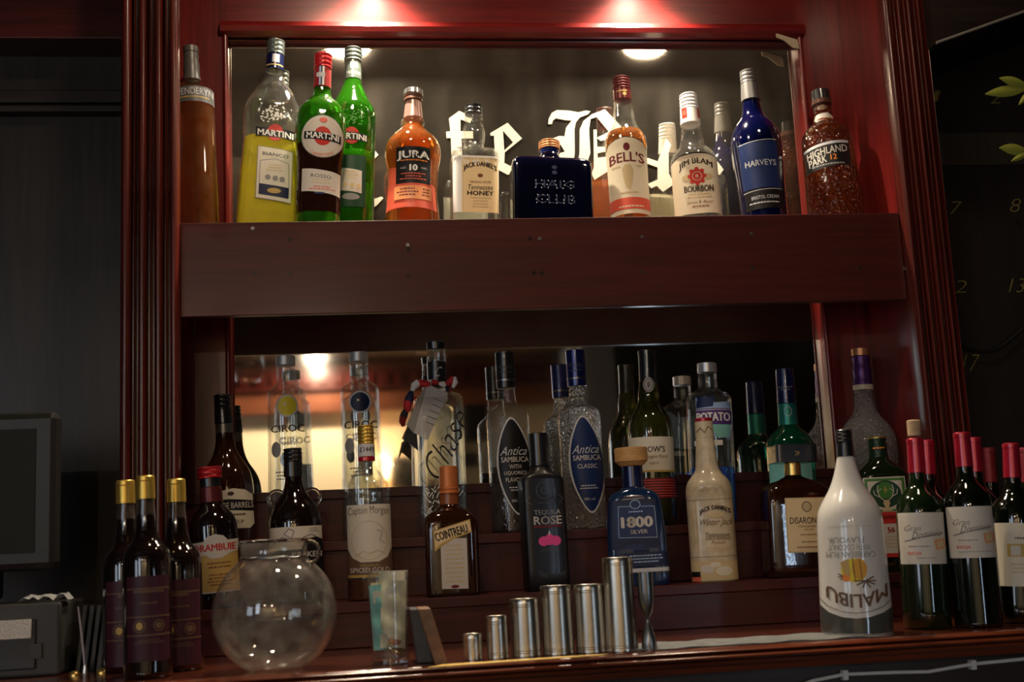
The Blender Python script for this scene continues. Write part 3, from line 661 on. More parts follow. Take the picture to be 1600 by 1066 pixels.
# ================================================================== bottles on the shelf
def zsh(Y): return 1.7763-.1047*(Y+.2225)
G1 = 'spirit bottles on the upper shelf'; G2 = 'spirit bottles on the middle step'; G3 = 'spirit bottles on the lowest step'
BK = .03
bottle('whisky_bottle', 'tall amber whisky bottle with grey neck sleeve, leftmost on the upper shelf', G1, (298, 74), 310, -.135, zsh(-.135),
       [(100, 11), (128, 12.5), (133, 15), (139, 24), (145, 31), (151, 33), (300, 33), (343, 32.5)], GL['amberthin'],
       [('cap', 74, 84, 12, 12, CAP['grey']), ('neck_sleeve', 84, 129, 11.5, 13.5, CAP['grey'], 2)],
       [('label', [('R', -33, 150, 33, 174, 'midgrey'), ('T', 'PENDERYN', 4, 158, 54, 10, 'silver'), ('F', -28, 166, 28, 171, 1, 'gold')])], fill=176, liq=LQ['amber2'], back=BK)
bottle('vermouth_bottle', 'large clear vermouth bottle mostly filled with yellow liquid on the upper shelf', G1, (431, 65), 416, -.11, zsh(-.11),
       [(98, 12), (112, 13), (122, 14), (135, 20), (150, 30), (163, 37), (174, 42), (188, 44, 3, .75), (215, 43.5, 3, .75), (225, 42), (240, 43), (300, 46), (343, 47)], GL['clear'],
       [('cap', 65, 88, 14.3, 14.3, CAP['silverg'], 3), ('neck_foil', 88, 113, 13.5, 14.5, CAP['navy'])],
       [('neck_label', [('R', -4, 91, 7, 104, 'silver'), ('R', -13, 107, 13, 109, 'gold')]),
        ('embossed_crest', [('E', 2+a, 193+b, 1.6, 1.2, 'white') for a, b in [(random.gauss(0, 11), random.gauss(0, 8)) for _ in range(70)]]),
        ('logo_label', [('R', -23, 215, 36, 229, 'black', 3), ('E', 6, 223, 12, 13, 'red'), ('R', -22, 217, 35, 229, 'black', 3) if 0 else ('R', -23, 219, 36, 229, 'black', 3), ('T', 'MARTINI', 6.5, 224.5, 53, 9, 'white', dict(bold=.03, drop=3))]),
        ('label', [('R', -19, 245, 34, 325, 'grey', 5), ('R', -18, 246, 33, 324, 'paper', 5), ('T', 'BIANCO', 8, 258, 38, 5, 'midgrey', dict(bold=.02, drop=3)), ('L', [(-14, 268), (8, 264), (28, 270), (30, 322), (-14, 318), (-14, 268)], 1, 'grey'), ('F', -8, 273, 24, 285, 3, 'tan'),
                   ('E', -2, 293, 4, 4, 'grey'), ('E', 9, 294, 4, 4, 'grey'), ('E', 19, 295, 4, 4, 'grey'), ('R', -14, 303, 29, 319, 'navy', 4), ('E', 8, 313, 10, 4, 'gold')])],
       fill=226, liq=LQ['yellow'], n=3, dr=.78, back=BK)
bottle('vermouth_bottle', 'green vermouth bottle of dark wine with bright red cap and round white label', G1, (505, 87), 496, -.172, zsh(-.172),
       [(141, 13), (150, 14), (160, 20), (167, 28), (175, 34), (190, 38.5), (212, 40), (225, 39.5), (240, 37), (262, 34.5), (300, 33.5), (343, 34)], GL['brightgreen'],
       [('cap', 87, 109, 14.5, 14.5, CAP['red'], 3), ('neck_foil', 109, 141, 13.6, 14, P('red_neck_foil', (.35, .03, .03), .35, .3))],
       [('neck_stripes', [('R', -5, 110, -2.5, 140, 'sky'), ('R', -2.5, 110, 0, 140, 'navy'), ('R', 0, 110, 3, 140, 'white'), ('R', -9, 120, 4, 127, 'silver')]),
        ('dark_wine_level', [('R', -34.5, 236, 34.5, 341, 'm:dark_vermouth')]),
        ('round_label', [('E', 3.5, 229, 32, 32, 'grey'), ('E', 3.5, 229, 31, 31, 'off'), ('O', 3.5, 229, 26, 26, .7, 'tan'), ('E', 3.5, 229, 13, 14, 'red'), ('R', -24, 222, 31, 233, 'black', 4), ('T', 'MARTINI', 3.5, 229, 48, 8.5, 'white', dict(bold=.03, drop=3)), ('E', 4, 205, 6, 4, 'salmon'), ('T', 'L\'APERITIVO', 3, 252, 34, 4, 'salmon', dict(arc=-5))]),
        ('label', [('R', -25, 277, 31, 311, 'off', 5), ('T', 'ROSSO', 3, 289, 30, 5, 'dark', dict(drop=2)), ('F', -16, 294, 22, 302, 2, 'tan'), ('F', -14, 304, 24, 311, 2, 'salmon'), ('R', -6, 313, 8, 316, 'blue')])],
       back=BK, n=2.4, dr=.9)
bottle('vermouth_bottle', 'bright green vermouth bottle with silver cap standing behind the red-capped one', G1, (552, 77), 547, -.085, zsh(-.085),
       [(127, 12.5), (136, 15), (150, 21), (165, 29), (178, 36), (190, 37.5), (215, 37), (260, 36), (300, 36), (343, 36)], GL['greenlit'],
       [('cap', 77, 98, 14, 14, CAP['silverg'], 3), ('neck_foil', 98, 128, 12.5, 13.5, P('green_silver_foil', (.25, .32, .27), .3, .6))],
       [('neck_label', [('R', -4, 102, 7, 113, 'silver'), ('T', 'MARTINI', 1, 120, 20, 5, 'silver')]), ('embossed_crest', [('E', a, 200+b, 1.5, 1.2, 'green') for a, b in [(random.gauss(3, 10), random.gauss(0, 7)) for _ in range(50)]]),
        ('logo_label', [('E', 0, 229, 12, 13, 'red'), ('R', -28, 223, 24, 235, 'black', 2), ('T', 'MARTINI', -2, 230, 48, 8.5, 'white', dict(bold=.03, drop=2))]),
        ('label', [('R', -24, 260, 22, 338, 'darkgreen', -2), ('R', -18, 278, 16, 312, 'off', 4), ('F', -12, 283, 12, 297, 3, 'tan'), ('E', -8, 304, 3.5, 3.5, 'tan'), ('E', 2, 305, 3.5, 3.5, 'tan'), ('E', 11, 306, 3.5, 3.5, 'tan'), ('E', 0, 322, 13, 5, 'grey')])], back=BK)
bottle('whisky_bottle', 'broad-shouldered amber whisky bottle with black label numbered 10 above a salmon label', G1, (646, 142), 644, -.12, zsh(-.12),
       [(186, 14), (190, 17), (196, 18), (199, 16.5), (205, 20), (211, 26), (218, 34), (226, 40), (238, 43.5), (248, 43.5), (262, 41), (278, 39), (305, 38.5), (330, 40.5), (343, 42)], GL['amberthin'],
       [('cap', 142, 150, 15.5, 15.5, FOIL['silver']), ('cap', 150, 160, 15, 15, CAP['brown'], 1), ('neck_foil', 160, 188, 12.5, 15.5, P('rose_foil', (.55, .33, .28), .3, .6))],
       [('red_window', [('P', [(-36, 273), (-26, 276), (34, 302), (37, 340), (-40, 340), (-38, 300)], 'salmon'), ('R', -39, 303, 34, 339, 'salmon')]),
        ('label', [('R', -25, 248, 27, 302, 'black'), ('T', 'JURA', 1, 261, 48, 13, 'white', dict(bold=.035)), ('F', -22, 267, 26, 271, 1, 'orange'), ('T', '10', 1.5, 279, 11, 9, 'white', dict(bold=.05)), ('T', 'AGED', -14, 279, 9, 3, 'silver'), ('T', 'YEARS', 17, 279, 9, 3, 'silver'), ('F', -20, 287, 22, 299, 3, 'salmon')]),
        ('lower_label', [('R', -27, 306, 28, 327, 'peach'), ('F', -24, 310, 10, 324, 3, 'maroon'), ('F', 14, 310, 26, 324, 3, 'maroon')])], fill=199, liq=LQ['amber'], back=BK)
bottle('whiskey_bottle', 'square clear whiskey bottle with black cap and honey-coloured label on the upper shelf', G1, (740, 166), 741.5, -.115, zsh(-.115),
       [(179, 12.5), (184, 14), (188, 14.5), (192, 13.2), (200, 15.5), (211, 17.6), (222, 16.8), (231, 15), (236, 17, 2, 1), (240, 25, 3, 1), (244, 33, 6, 1), (249, 36, 7, 1), (262, 37, 7, 1), (266, 35.8, 8, 1), (343, 36, 8, 1)], GL['clear'],
       [('cap', 166, 180, 14, 14, CAP['black'], 2)],
       [('label', [('R', -35, 259, 35, 345, 'white'), ('R', -22, 262, 34, 345, 'honey'), ('L', [(-20, 345), (-20, 264), (32, 264), (32, 345)], .7, 'tan'), ('T', "JACK DANIEL'S", 6, 279, 50, 10, 'dark', dict(arc=7, bold=.03)), ('E', 6, 289, 4, 3, 'brown'), ('T', 'ORIGINAL RECIPE', 6, 299, 32, 3.5, 'brown'), ('T', 'Tennessee', 6, 307, 38, 7.5, 'dark', dict(shear=.2)), ('T', 'HONEY', 6, 316, 39, 6.5, 'dark', dict(bold=.03)), ('F', -12, 322, 24, 340, 4, 'tan')])],
       fill=None, back=.022, yaw=0)
bottle('whisky_bottle', 'low wide dark blue square whisky bottle with copper stopper', G1, (858, 223), 862, -.125, zsh(-.125),
       [(241, 13, 2, 1), (244, 15, 2, 1), (252, 18.5, 2, 1), (256, 20, 2, .9), (257.5, 50, 5, .5), (259, 58, 8, .5), (264, 62, 9, .5), (272, 63, 9, .5), (343, 63, 9, .5)], GL['blue'],
       [('stopper', 223, 236, 17, 17, FOIL['copper'], 3), ('stopper_collar', 236, 244, 15.5, 14, CAP['bluecap'])],
       [('embossed_name', [('T', 'HAIG', 2, 302, 60, 12, 'navy', dict(res=1)), ('T', 'CLUB', 3, 325, 60, 13, 'navy'), ('E', 2, 276, 4, 3, 'navy'), ('E', 2, 284, 4, 3, 'navy')]+[('E', x+random.uniform(-2, 2), y, .9, .9, 'silver') for x in (-26, -18, -8, 4, 16, 26) for y in (297, 303, 308, 319, 326, 331)])], back=BK, yaw=0)
bottle('whisky_bottle', 'slim whisky bottle with maroon cap and cream arched label', G1, (970, 123), 988, -.12, zsh(-.12),
       [(159, 13.5), (170, 15), (183, 16.5), (197, 19), (206, 23), (212, 28), (220, 32), (233, 33), (245, 32), (300, 31), (343, 31)], GL['clear'],
       [('cap', 123, 142, 14, 14.3, CAP['maroon'], 4), ('neck_foil', 142, 160, 14, 14.8, CAP['maroon'])],
       [('neck_print', [('R', -8, 147, 8, 149, 'gold'), ('E', 4, 153, 3, 3, 'gold')]),
        ('label', [('P', [(-31.5, 243), (-27, 236), (-15, 231), (0, 229), (15, 231), (27, 236), (31.5, 243), (31, 345), (-31, 345)], 'cream'), ('L', [(-31, 243), (-27, 236), (-15, 231), (0, 229), (15, 231), (27, 236), (31, 243)], 1.2, 'dark'), ('T', "BELL'S", 0, 261, 52, 15, 'maroon', dict(arc=2, bold=.02)), ('E', 1, 244, 5, 6, 'maroon'), ('P', [(-8, 277), (-3, 271), (5, 271), (9, 280), (6, 300), (2, 310), (-4, 305), (-7, 290)], 'tan'), ('F', -24, 272, -10, 278, 1, 'tan'),
                   ('F', 11, 272, 24, 278, 1, 'tan'), ('F', -20, 312, 22, 318, 1, 'tan'), ('R', -31, 321, 31, 338, 'salmon'), ('F', -20, 333, 24, 338, 1, 'cream')])], fill=211, liq=LQ['amber'], back=BK)
bottle('whiskey_bottle', 'clear bourbon bottle with white cap and red rosette on its cream label', G1, (1075, 149), 1094, -.12, zsh(-.12),
       [(196, 14), (208, 16), (225, 18.5), (233, 20.5), (238, 26), (244, 31.5), (252, 35), (262, 36, 3, .85), (343, 36, 3, .85)], GL['clear'],
       [('cap', 149, 173, 14, 14.7, CAP['white'], 4), ('neck_foil', 173, 197, 14.6, 16, P('cream_neck_foil', (.78, .72, .66), .4, .1))],
       [('neck_label', [('R', -12, 174, -4, 190, 'red'), ('E', -8, 182, 2.6, 4, 'salmon'), ('R', 12, 174, 15, 190, 'red')]),
        ('label', [('P', [(-35, 262), (-22, 256), (0, 254), (22, 255), (35, 258), (35.5, 345), (-36, 345)], 'cream'), ('L', [(-35, 262), (-22, 256), (0, 254), (22, 255), (35, 258)], 2, 'black'), ('T', 'JIM BEAM', 2, 274, 50, 11, 'dark', dict(arc=8, bold=.03)), ('E', -10, 290, 10, 5, 'tan'), ('E', 18, 290, 8, 5, 'tan'), ('E', 3, 289, 11, 11, 'red')]+[('E', 3+11*math.cos(a/8*6.283), 289+11*math.sin(a/8*6.283), 3, 3, 'red') for a in range(8)]+
         [('O', 3, 289, 7, 7, .7, 'cream'), ('T', 'B', 3, 289, 4, 5, 'cream'), ('T', 'BOURBON', 4, 308, 42, 9.5, 'dark', dict(bold=.02)), ('F', -18, 315, 26, 324, 2, 'tan'), ('T', 'James B. Beam', 4, 329, 36, 5, 'brown', dict(shear=.4)), ('F', -14, 334, 24, 338, 1, 'brown')])], back=BK)
bottle('sherry_bottle', 'dark blue sherry bottle with grey screw cap', G1, (1168, 112), 1198, -.125, zsh(-.125),
       [(158, 13), (166, 14), (178, 16), (188, 20), (197, 28), (207, 34), (218, 38.5), (232, 40), (250, 39.5), (290, 37), (343, 35.5)], GL['blue2'],
       [('cap', 112, 132, 12.8, 13.2, CAP['grey'], 3), ('neck_sleeve', 132, 160, 13.2, 15.5, CAP['grey'])],
       [('label', [('R', -27, 238, 30, 307, 'blue'), ('L', [(-27, 239), (30, 235)], 1, 'silver'), ('T', 'HARVEYS', 3, 270, 46, 8.5, 'silver', dict(bold=.01)), ('R', -26, 308, 30, 338, 'black'), ('L', [(-27, 311), (30, 309)], .8, 'silver'), ('T', 'BRISTOL CREAM', 4, 321, 40, 5, 'silver'), ('F', -24, 328, 28, 333, 1, 'silver')])], back=BK)
bottle('whisky_bottle', 'embossed dark amber whisky bottle with orange number 12, rightmost on the upper shelf', G1, (1281, 143), 1311, -.125, zsh(-.125),
       [(163, 13), (178, 14), (190, 15.5), (196, 18), (201, 25), (207, 32), (214, 37), (230, 39), (270, 40.5), (310, 42.5), (343, 43)], GL['cutamber'],
       [('stopper', 143, 159, 14.5, 15, CAP['black']), ('neck_band', 159, 166, 16, 15.5, CAP['brown'])],
       [('neck_label', [('P', [(-14, 190), (-10, 184), (8, 183), (14, 188), (14, 194), (-12, 196)], 'off'), ('E', 0, 174, 8, 4, 'bronze')]),
        ('label', [('R', -36, 241, 31, 279, 'black', -5), ('R', -36, 241, 31, 245, 'silver', -5), ('T', 'HIGHLAND', -2, 251, 60, 11, 'off', dict(drop=-5, bold=.01)), ('T', 'PARK', -17, 264, 27, 11, 'off', dict(drop=-2, bold=.01)), ('T', '12', 7, 262, 9, 8, 'orange', dict(bold=.02)), ('F', -32, 271, 28, 277, 1, 'grey')])], back=BK)

# ------------------------------------------------------------------ top step
def ribbon(r, sc, zz):
    RB = [P('ribbon_red', (.45, .015, .02), .6), P('ribbon_white', (.75, .72, .70), .6), P('ribbon_navy', (.01, .015, .06), .6)]
    m = MB(); seq = [0, 1, 2, 0, 1, 0, 2, 1]
    def strand(pts, r0, ph=0):
        n = len(pts); k = 0
        for i in range(0, n-1, 2):
            m.tube(pts[i:i+3], [r0*(.8+.35*math.sin(i*1.3+ph)), r0, r0*(.8+.35*math.sin(i*1.3+2.6+ph))][:len(pts[i:i+3])], RB[seq[k % 8]], 10); k += 1
    q = [2*math.pi*i/24 for i in range(25)]
    strand([Vector((19*sc*math.cos(a), 19*sc*math.sin(a), zz(603)+.003*math.sin(a*2))) for a in q], .0055)
    strand([Vector((19*sc*math.cos(a), 19*sc*math.sin(a), zz(612)+.003*math.cos(a*2))) for a in q], .0045, 2)
    W = lambda u, py, f=0: Vector((u*sc, -.040-f, zz(py)))
    strand([W(-16, 607), W(-24, 605), W(-33, 603), W(-40, 608), W(-44, 616), W(-47, 624), W(-50, 632), W(-52, 640), W(-50, 648)], .0075)
    strand([W(10, 606), W(16, 602), W(21, 596), W(24, 604), W(20, 612)], .006)
    m.build('flag_ribbon', r, smooth=60)
    def card(nm, pts, mt, f, th=.0006, extra=None):
        m = MB(); A = [W(u, y, f) for u, y in pts]; n = len(A); tr = tessellate_polygon([[Vector((p.x, p.z, 0)) for p in A]])
        m.add(A+[a+Vector((0, th, 0)) for a in A], [tuple(t) for t in tr]+[tuple(k+n for k in t) for t in tr]+[(i, (i+1) % n, (i+1) % n+n, i+n) for i in range(n)], mt)
        if extra:
            for (u0, y0, u1, y1) in extra: m.tube([W(u0, y0, f+.0006), W(u1, y1, f+.0006)], .0004, ink('dark'), 4)
        m.build(nm, r)
    card('ribbon_tail', [(-54, 675), (-62, 706), (-54, 693), (-37, 708), (-38, 683), (-46, 672)], P('black_satin', (.01, .01, .012), .4), .000)
    card('swing_tag', [(-20, 606), (12, 621), (-22, 692), (-43, 681)], P('grey_card', (.42, .39, .37), .6), .004, extra=[(-24+3*i, 664-9*i, -8+3*i, 671-9*i) for i in range(5)])
    card('tag_fold', [(-20, 606), (-26, 612), (-54, 668), (-43, 682)], P('grey_card_fold', (.24, .22, .19), .6), .003)
YT = -.098
ciroc = [(571, 13.2), (576, 14.8), (580, 13.8), (584, 14), (600, 15), (606, 19), (610, 26), (614, 29), (621, 30), (700, 31), (830, 33.5)]
for (tx, ty, bx, med, lb) in ((446, 557, 455, 'gold', 'clear vodka bottle with a yellow medallion'), (560, 551, 570, 'navy', 'clear vodka bottle with a dark blue medallion')):
    dy = ty-557
    r, sc, zz, fr = bottle('vodka_bottle', lb, G2, (tx, ty), bx, YT, 'tier2', [(a+dy, b) for a, b in ciroc], GL['clear'], [('cap', ty, ty+15, 15, 15.2, CAP['silver'], 0)],
       [('medallion', [('E', 0, 639+dy, 17, 17.5, 'silver'), ('E', 0, 639+dy, 14.5, 15, 'yellow' if med == 'gold' else 'navy'), ('E', -3, 636+dy, 2, 2, 'cream')]),
        ('print', [('T', 'CIROC', 0, 674+dy, 50, 11, 'dark', dict(bold=.015)), ('T', 'SNAP FROST', 0, 689+dy, 28, 5, 'grey'), ('T', 'VODKA', 0, 697+dy, 28, 6, 'grey'), ('E', -18, 706+dy, 7, 12, 'grey'), ('F', -20, 740+dy, 15, 756+dy, 3, 'grey')])])
bottle('brandy_bottle', 'dark brown brandy bottle with black cap, leftmost on the middle step', G2, (347, 617), 361, YT, 'tier2',
       [(662, 12.3), (690, 14), (704, 17), (716, 22), (727, 29), (740, 35.5), (752, 38.5), (765, 39.5), (830, 39.5)], GL['brown'],
       [('cap', 617, 640, 13, 13.3, CAP['black'], 3), ('neck_sleeve', 640, 663, 13.3, 14, CAP['black']), ('neck_band', 663, 681, 12.9, 13.2, P('pewter_foil', (.22, .20, .17), .35, .8))],
       [('label', [('P', [(-25, 776), (-10, 770), (8, 767), (26, 770), (37, 778), (37, 822), (30, 829), (-22, 826)], 'paper'), ('P', [(-25, 785), (0, 783), (37, 787), (37, 803), (0, 800), (-25, 802)], 'black'), ('T', 'THREE BARRELS', 6, 793, 62, 9, 'off', dict(bold=.01)), ('E', 4, 775, 5, 3, 'dark'), ('F', -12, 806, 30, 812, 1, 'dark'), ('T', 'V.S.O.P', 8, 818, 26, 5, 'dark')])])
r, sc, zz, fr = bottle('gin_bottle', 'square clear gin bottle with black collar, striped ribbon and grey swing tag', G2, (681, 535), 691, YT, 'tier2',
       [(546, 14.5), (567, 15), (606, 14.5), (611, 17, 2, 1), (616, 24, 3, 1), (621, 32, 6, 1), (627, 36, 8, 1), (830, 37, 8, 1)], GL['clear'],
       [('stopper', 535, 547, 15.5, 15, CAP['black']), ('neck_sleeve', 567, 606, 15.4, 15, CAP['black'])],
       [('neck_print', [('T', 'C', 0, 584, 9, 16, 'silver', dict(shear=.4))]), ('script_name', [('T', 'Chase', 6, 697, 108, 36, 'black', dict(shear=.45, rot=62, bold=-.015, res=4))]),
        ('frosted_pattern', [('L', [(x, y), (x+random.uniform(-7, 7), y-random.uniform(4, 9))], 1.1, 'white') for x, y in [(random.uniform(-28, 26), random.uniform(766, 815)) for _ in range(60)]])], yaw=4)
ribbon(r, sc, zz)
sam = [(608, 12.8), (622, 14), (634, 16), (639, 21), (643, 27), (648, 31.5), (656, 33.5), (700, 33), (760, 33), (826, 33.5)]
for (tx, ty, bx, c, cap, lines, lb) in ((788, 551, 802, 'black', CAP['black'], ('SAMBUCA', 'WITH', 'LIQUORICE', 'FLAVOUR'), 'hammered clear sambuca bottle with a black almond-shaped label and black cap'),
                            (898, 548, 916, 'blue', CAP['bluecap'], ('SAMBUCA', 'CLASSIC'), 'hammered clear sambuca bottle with a blue almond-shaped label and blue cap')):
    dy = ty-551; u0 = 8
    al = [(u0+25*math.cos(a), 732+dy+72*math.sin(a)*(1 if abs(math.sin(a)) < .999 else 1)) for a in [2*math.pi*i/32 for i in range(32)]]
    al = [(u0+(x-u0)*(1-abs((y-732-dy)/72)**2.2*.35)+(y-732-dy)*.04, y) for x, y in al]
    big = [(u0+(x-u0)*1.12, 732+dy+(y-732-dy)*1.04) for x, y in al]
    it = [('P', big, 'silver'), ('P', al, c), ('T', 'Antica', u0, 709+dy, 40, 13, 'silver', dict(shear=.4)), ('T', lines[0], u0, 722+dy, 42, 8, 'off', dict(bold=.01))]
    for i, s in enumerate(lines[1:]): it.append(('T', s, u0, (735 if len(lines) == 2 else 733+10*i)+dy, (30 if len(lines) == 2 else (18, 34, 30)[i]), 6.5, 'off'))
    it += [('F', u0-14, 764+dy, u0+14, 772+dy, 2, 'silver'), ('T', '38% vol', u0, 785+dy, 16, 4, 'silver')]
    bottle('sambuca_bottle', lb, G2, (tx, ty), bx, YT, 'tier2', [(a+dy, b) for a, b in sam], (GL['cutshell'] if c == 'black' else GL['cut']), [('cap', ty, ty+57, 15.2, 15.2, cap, 0), ('cap_ring', ty+43, ty+47, 15.6, 15.6, FOIL['darksteel'])], [('label', it), ('cap_print', [('T', 'Antica', 0, ty+24, 22, 7, 'midgrey', dict(shear=.4)), ('F', -10, ty+32, 10, ty+36, 1, 'midgrey')])], fill=(732 if c == 'black' else 640), liq=(LQ['darkwine'] if c == 'black' else None), hollow=(c != 'black'))
bottle('port_bottle', 'dark green port bottle with black capsule and cream label', G2, (1010, 548), 1023, YT, 'tier2',
       [(596, 13.5), (610, 15.5), (620, 17), (627, 16.5), (635, 19), (645, 25), (656, 31), (668, 34), (690, 35), (830, 35)], GL['olive'],
       [('capsule', 548, 598, 13.4, 13.8, CAP['black'], 0), ('capsule_ring', 548, 556, 14, 14, CAP['black'])],
       [('neck_seal', [('E', 1, 604, 8.5, 12, 'off'), ('O', 1, 604, 7, 10, 1, 'dark'), ('E', 1, 604, 2.5, 5, 'grey')]),
        ('label', [('R', -34, 687, 34.5, 741, 'paper'), ('T', "DOW'S", 4, 706, 34, 9, 'dark', dict(bold=.02)), ('T', 'Midnight Port', 4, 718, 40, 6, 'brown', dict(shear=.4)), ('T', 'PORTO', 4, 728, 14, 4, 'brown'), ('R', -34, 738, 34.5, 741, 'gold')]),
        ('red_band', [('R', -34.5, 750, 34.8, 781, 'maroon')]+[('R', -34, 753+4*i, 34, 754+4*i, 'salmon') for i in range(7)])])
bottle('vodka_bottle', 'clear vodka bottle with silver cap and a blue and purple label', G2, (1104, 568), 1117, YT, 'tier2',
       [(583, 13.5), (588, 14.5), (608, 15), (612, 20), (616, 28), (620, 33.5), (626, 35.5), (830, 36.5)], GL['clear'], [('cap', 568, 583, 15.3, 15.5, CAP['lightsilver'], 0)],
       [('label', [('P', [(-20, 626), (-5, 624), (10, 634), (33, 632), (33, 655), (30, 690), (10, 686), (-18, 690)], 'sky'), ('P', [(-18, 624), (10, 626), (6, 640), (-19, 642)], 'blue'), ('R', -20, 643, 34, 668, 'purple'), ('L', [(-20, 645), (34, 645)], .8, 'white'), ('T', 'POTATO', 6, 656, 50, 13, 'white', dict(bold=.03)), ('P', [(0, 668), (32, 668), (28, 686), (12, 690)], 'aqua'), ('R', -24, 692, 18, 700, 'white')])], fill=733, liq=LQ['blue'])
bottle('liqueur_bottle', 'emerald green liqueur bottle with navy cap and teal neck sleeve', G2, (1225, 577), 1243, YT, 'tier2',
       [(665, 14), (671, 18), (678, 26), (686, 33), (695, 37), (830, 38)], GL['emerald'], [('cap', 577, 632, 13.8, 15.2, CAP['navy'], 0), ('neck_sleeve', 632, 666, 14.8, 15.2, CAP['teal'])],
       [('neck_print', [('O', 1, 645, 6, 8, 1, 'silver'), ('F', -12, 606, 12, 614, 2, 'grey')]), ('label', [('R', -34, 720, 30, 800, 'aqua')])])
bottle('brandy_decanter', 'clear bell-shaped brandy bottle with copper stopper and purple foil, rightmost on the middle step', G2, (1344, 545), 1364, -.105, 'tier2',
       [(611, 14.5), (622, 15.2), (640, 17), (650, 21), (660, 29), (670, 37), (682, 43), (700, 45), (740, 44), (830, 41)], GL['cut'],
       [('stopper', 545, 557, 14.5, 14.5, CAP['copper']), ('neck_foil', 557, 603, 13.8, 15.2, CAP['purple'], 2), ('neck_ring', 603, 611, 16, 15.5, CAP['cream'])], [], fill=730, hollow=True)

# ------------------------------------------------------------------ lower step
YL = -.218
bottle('liqueur_bottle', 'dark liqueur bottle with bright red cap and gold label, leftmost on the lowest step', G3, (327, 730), 342, YL, 'tier1',
       [(786, 16.5), (792, 19), (800, 26), (808, 32), (818, 36), (830, 37), (948, 37)], GL['dark'],
       [('cap', 730, 748, 19, 19, CAP['red'], 2), ('neck_sleeve', 748, 762, 16, 16, CAP['black']), ('neck_band', 762, 786, 17, 17.5, CAP['maroon'])],
       [('label', [('R', -26, 862, 34, 926, 'gold'), ('F', -16, 880, 26, 892, 2, 'brown'), ('F', -16, 898, 26, 918, 4, 'brown'), ('R', -26, 924, 34, 926, 'silver'), ('P', [(-36, 848), (-16, 847), (-10, 840), (2, 837), (14, 840), (20, 847), (36, 846), (34, 864), (20, 868), (10, 874), (-6, 874), (-14, 868), (-36, 868)], 'off'), ('T', 'DRAMBUIE', 0, 857, 62, 10.5, 'red', dict(bold=.03))])])
r, sc, zz, fr = bottle('rum_bottle', 'black rum bottle with two glass loop handles behind the round bowl', G3, (457, 701), 466, YL, 'tier1',
       [(744, 12.5), (762, 15), (772, 19), (782, 27), (794, 34), (806, 38.5), (820, 41), (930, 41)], GL['dark'], [('cap', 701, 722, 14.5, 14.7, CAP['black'], 3), ('neck_sleeve', 722, 746, 14.7, 15.3, CAP['black'])],
       [('label', [('R', -40, 825, 40.5, 860, 'paper'), ('L', [(-34, 850), (-20, 840), (-8, 846), (-2, 832), (-10, 828), (-18, 836), (-8, 842)], 1.6, 'grey'), ('L', [(4, 850), (12, 842), (24, 838), (34, 844)], 2, 'grey'), ('F', 18, 828, 38, 836, 3, 'grey'), ('P', [(8, 860), (14, 845), (30, 842), (41, 846), (41, 860)], 'black'), ('R', -40, 860, 41, 925, 'black'), ('T', 'KRAKEN', 16, 868, 44, 8, 'off', dict(bold=.02))])])
for s in (-1, 1):
    m = MB(); n_ = 20; c = Vector((s*27*sc, 0, zz(780)))
    m.tube([c+Vector((s*13*sc*math.cos(a), 0, 13*sc*math.sin(a))) for a in [2*math.pi*i/n_ for i in range(n_+1)]], .0036, GL['solid'], 10); m.build('loop_handle', r, smooth=60)
bottle('rum_bottle', 'clear spiced rum bottle with gold cap and price sticker', G3, (571, 665), 580, YL, 'tier1',
       [(722, 12.5), (730, 15), (741, 21), (752, 28.5), (760, 33), (768, 34.5), (776, 34.5), (779, 33.6), (786, 34.6), (930, 35.5)], GL['clear'],
       [('cap', 665, 695, 13, 13.2, CAP['gold'], 5), ('neck_band', 695, 715, 13.5, 13.6, P('white_sticker', (.7, .68, .66), .5)), ('neck_ring', 715, 722, 13.5, 13.5, CAP['red'])],
       [('price_sticker', [('T', '£1449', 1, 704, 22, 8, 'dark', dict(bold=.01))]),
        ('label', [('R', -33, 791, 34, 898, 'paper'), ('P', [(-33, 858), (-26, 872), (-12, 880), (12, 880), (27, 872), (34, 858), (34, 882), (-33, 882)], 'bronze'), ('T', 'Captain Morgan', 0, 803, 62, 15, 'dark', dict(arc=2, bold=-.01)), ('O', 0, 846, 27, 30, .8, 'tan'), ('L', [(-22, 870), (-10, 862), (0, 866), (14, 861), (24, 868)], 1, 'tan'), ('L', [(12, 830), (20, 834), (16, 846), (24, 852)], .8, 'grey'),
                   ('R', -33, 879, 34, 898, 'bronze'), ('T', 'ORIGINAL', 0, 884, 30, 3.5, 'gold'), ('T', 'SPICED GOLD', 0, 891, 58, 7, 'off', dict(bold=.02)), ('R', -33, 898, 34, 902, 'gold')])], fill=905, liq=LQ['rum'])
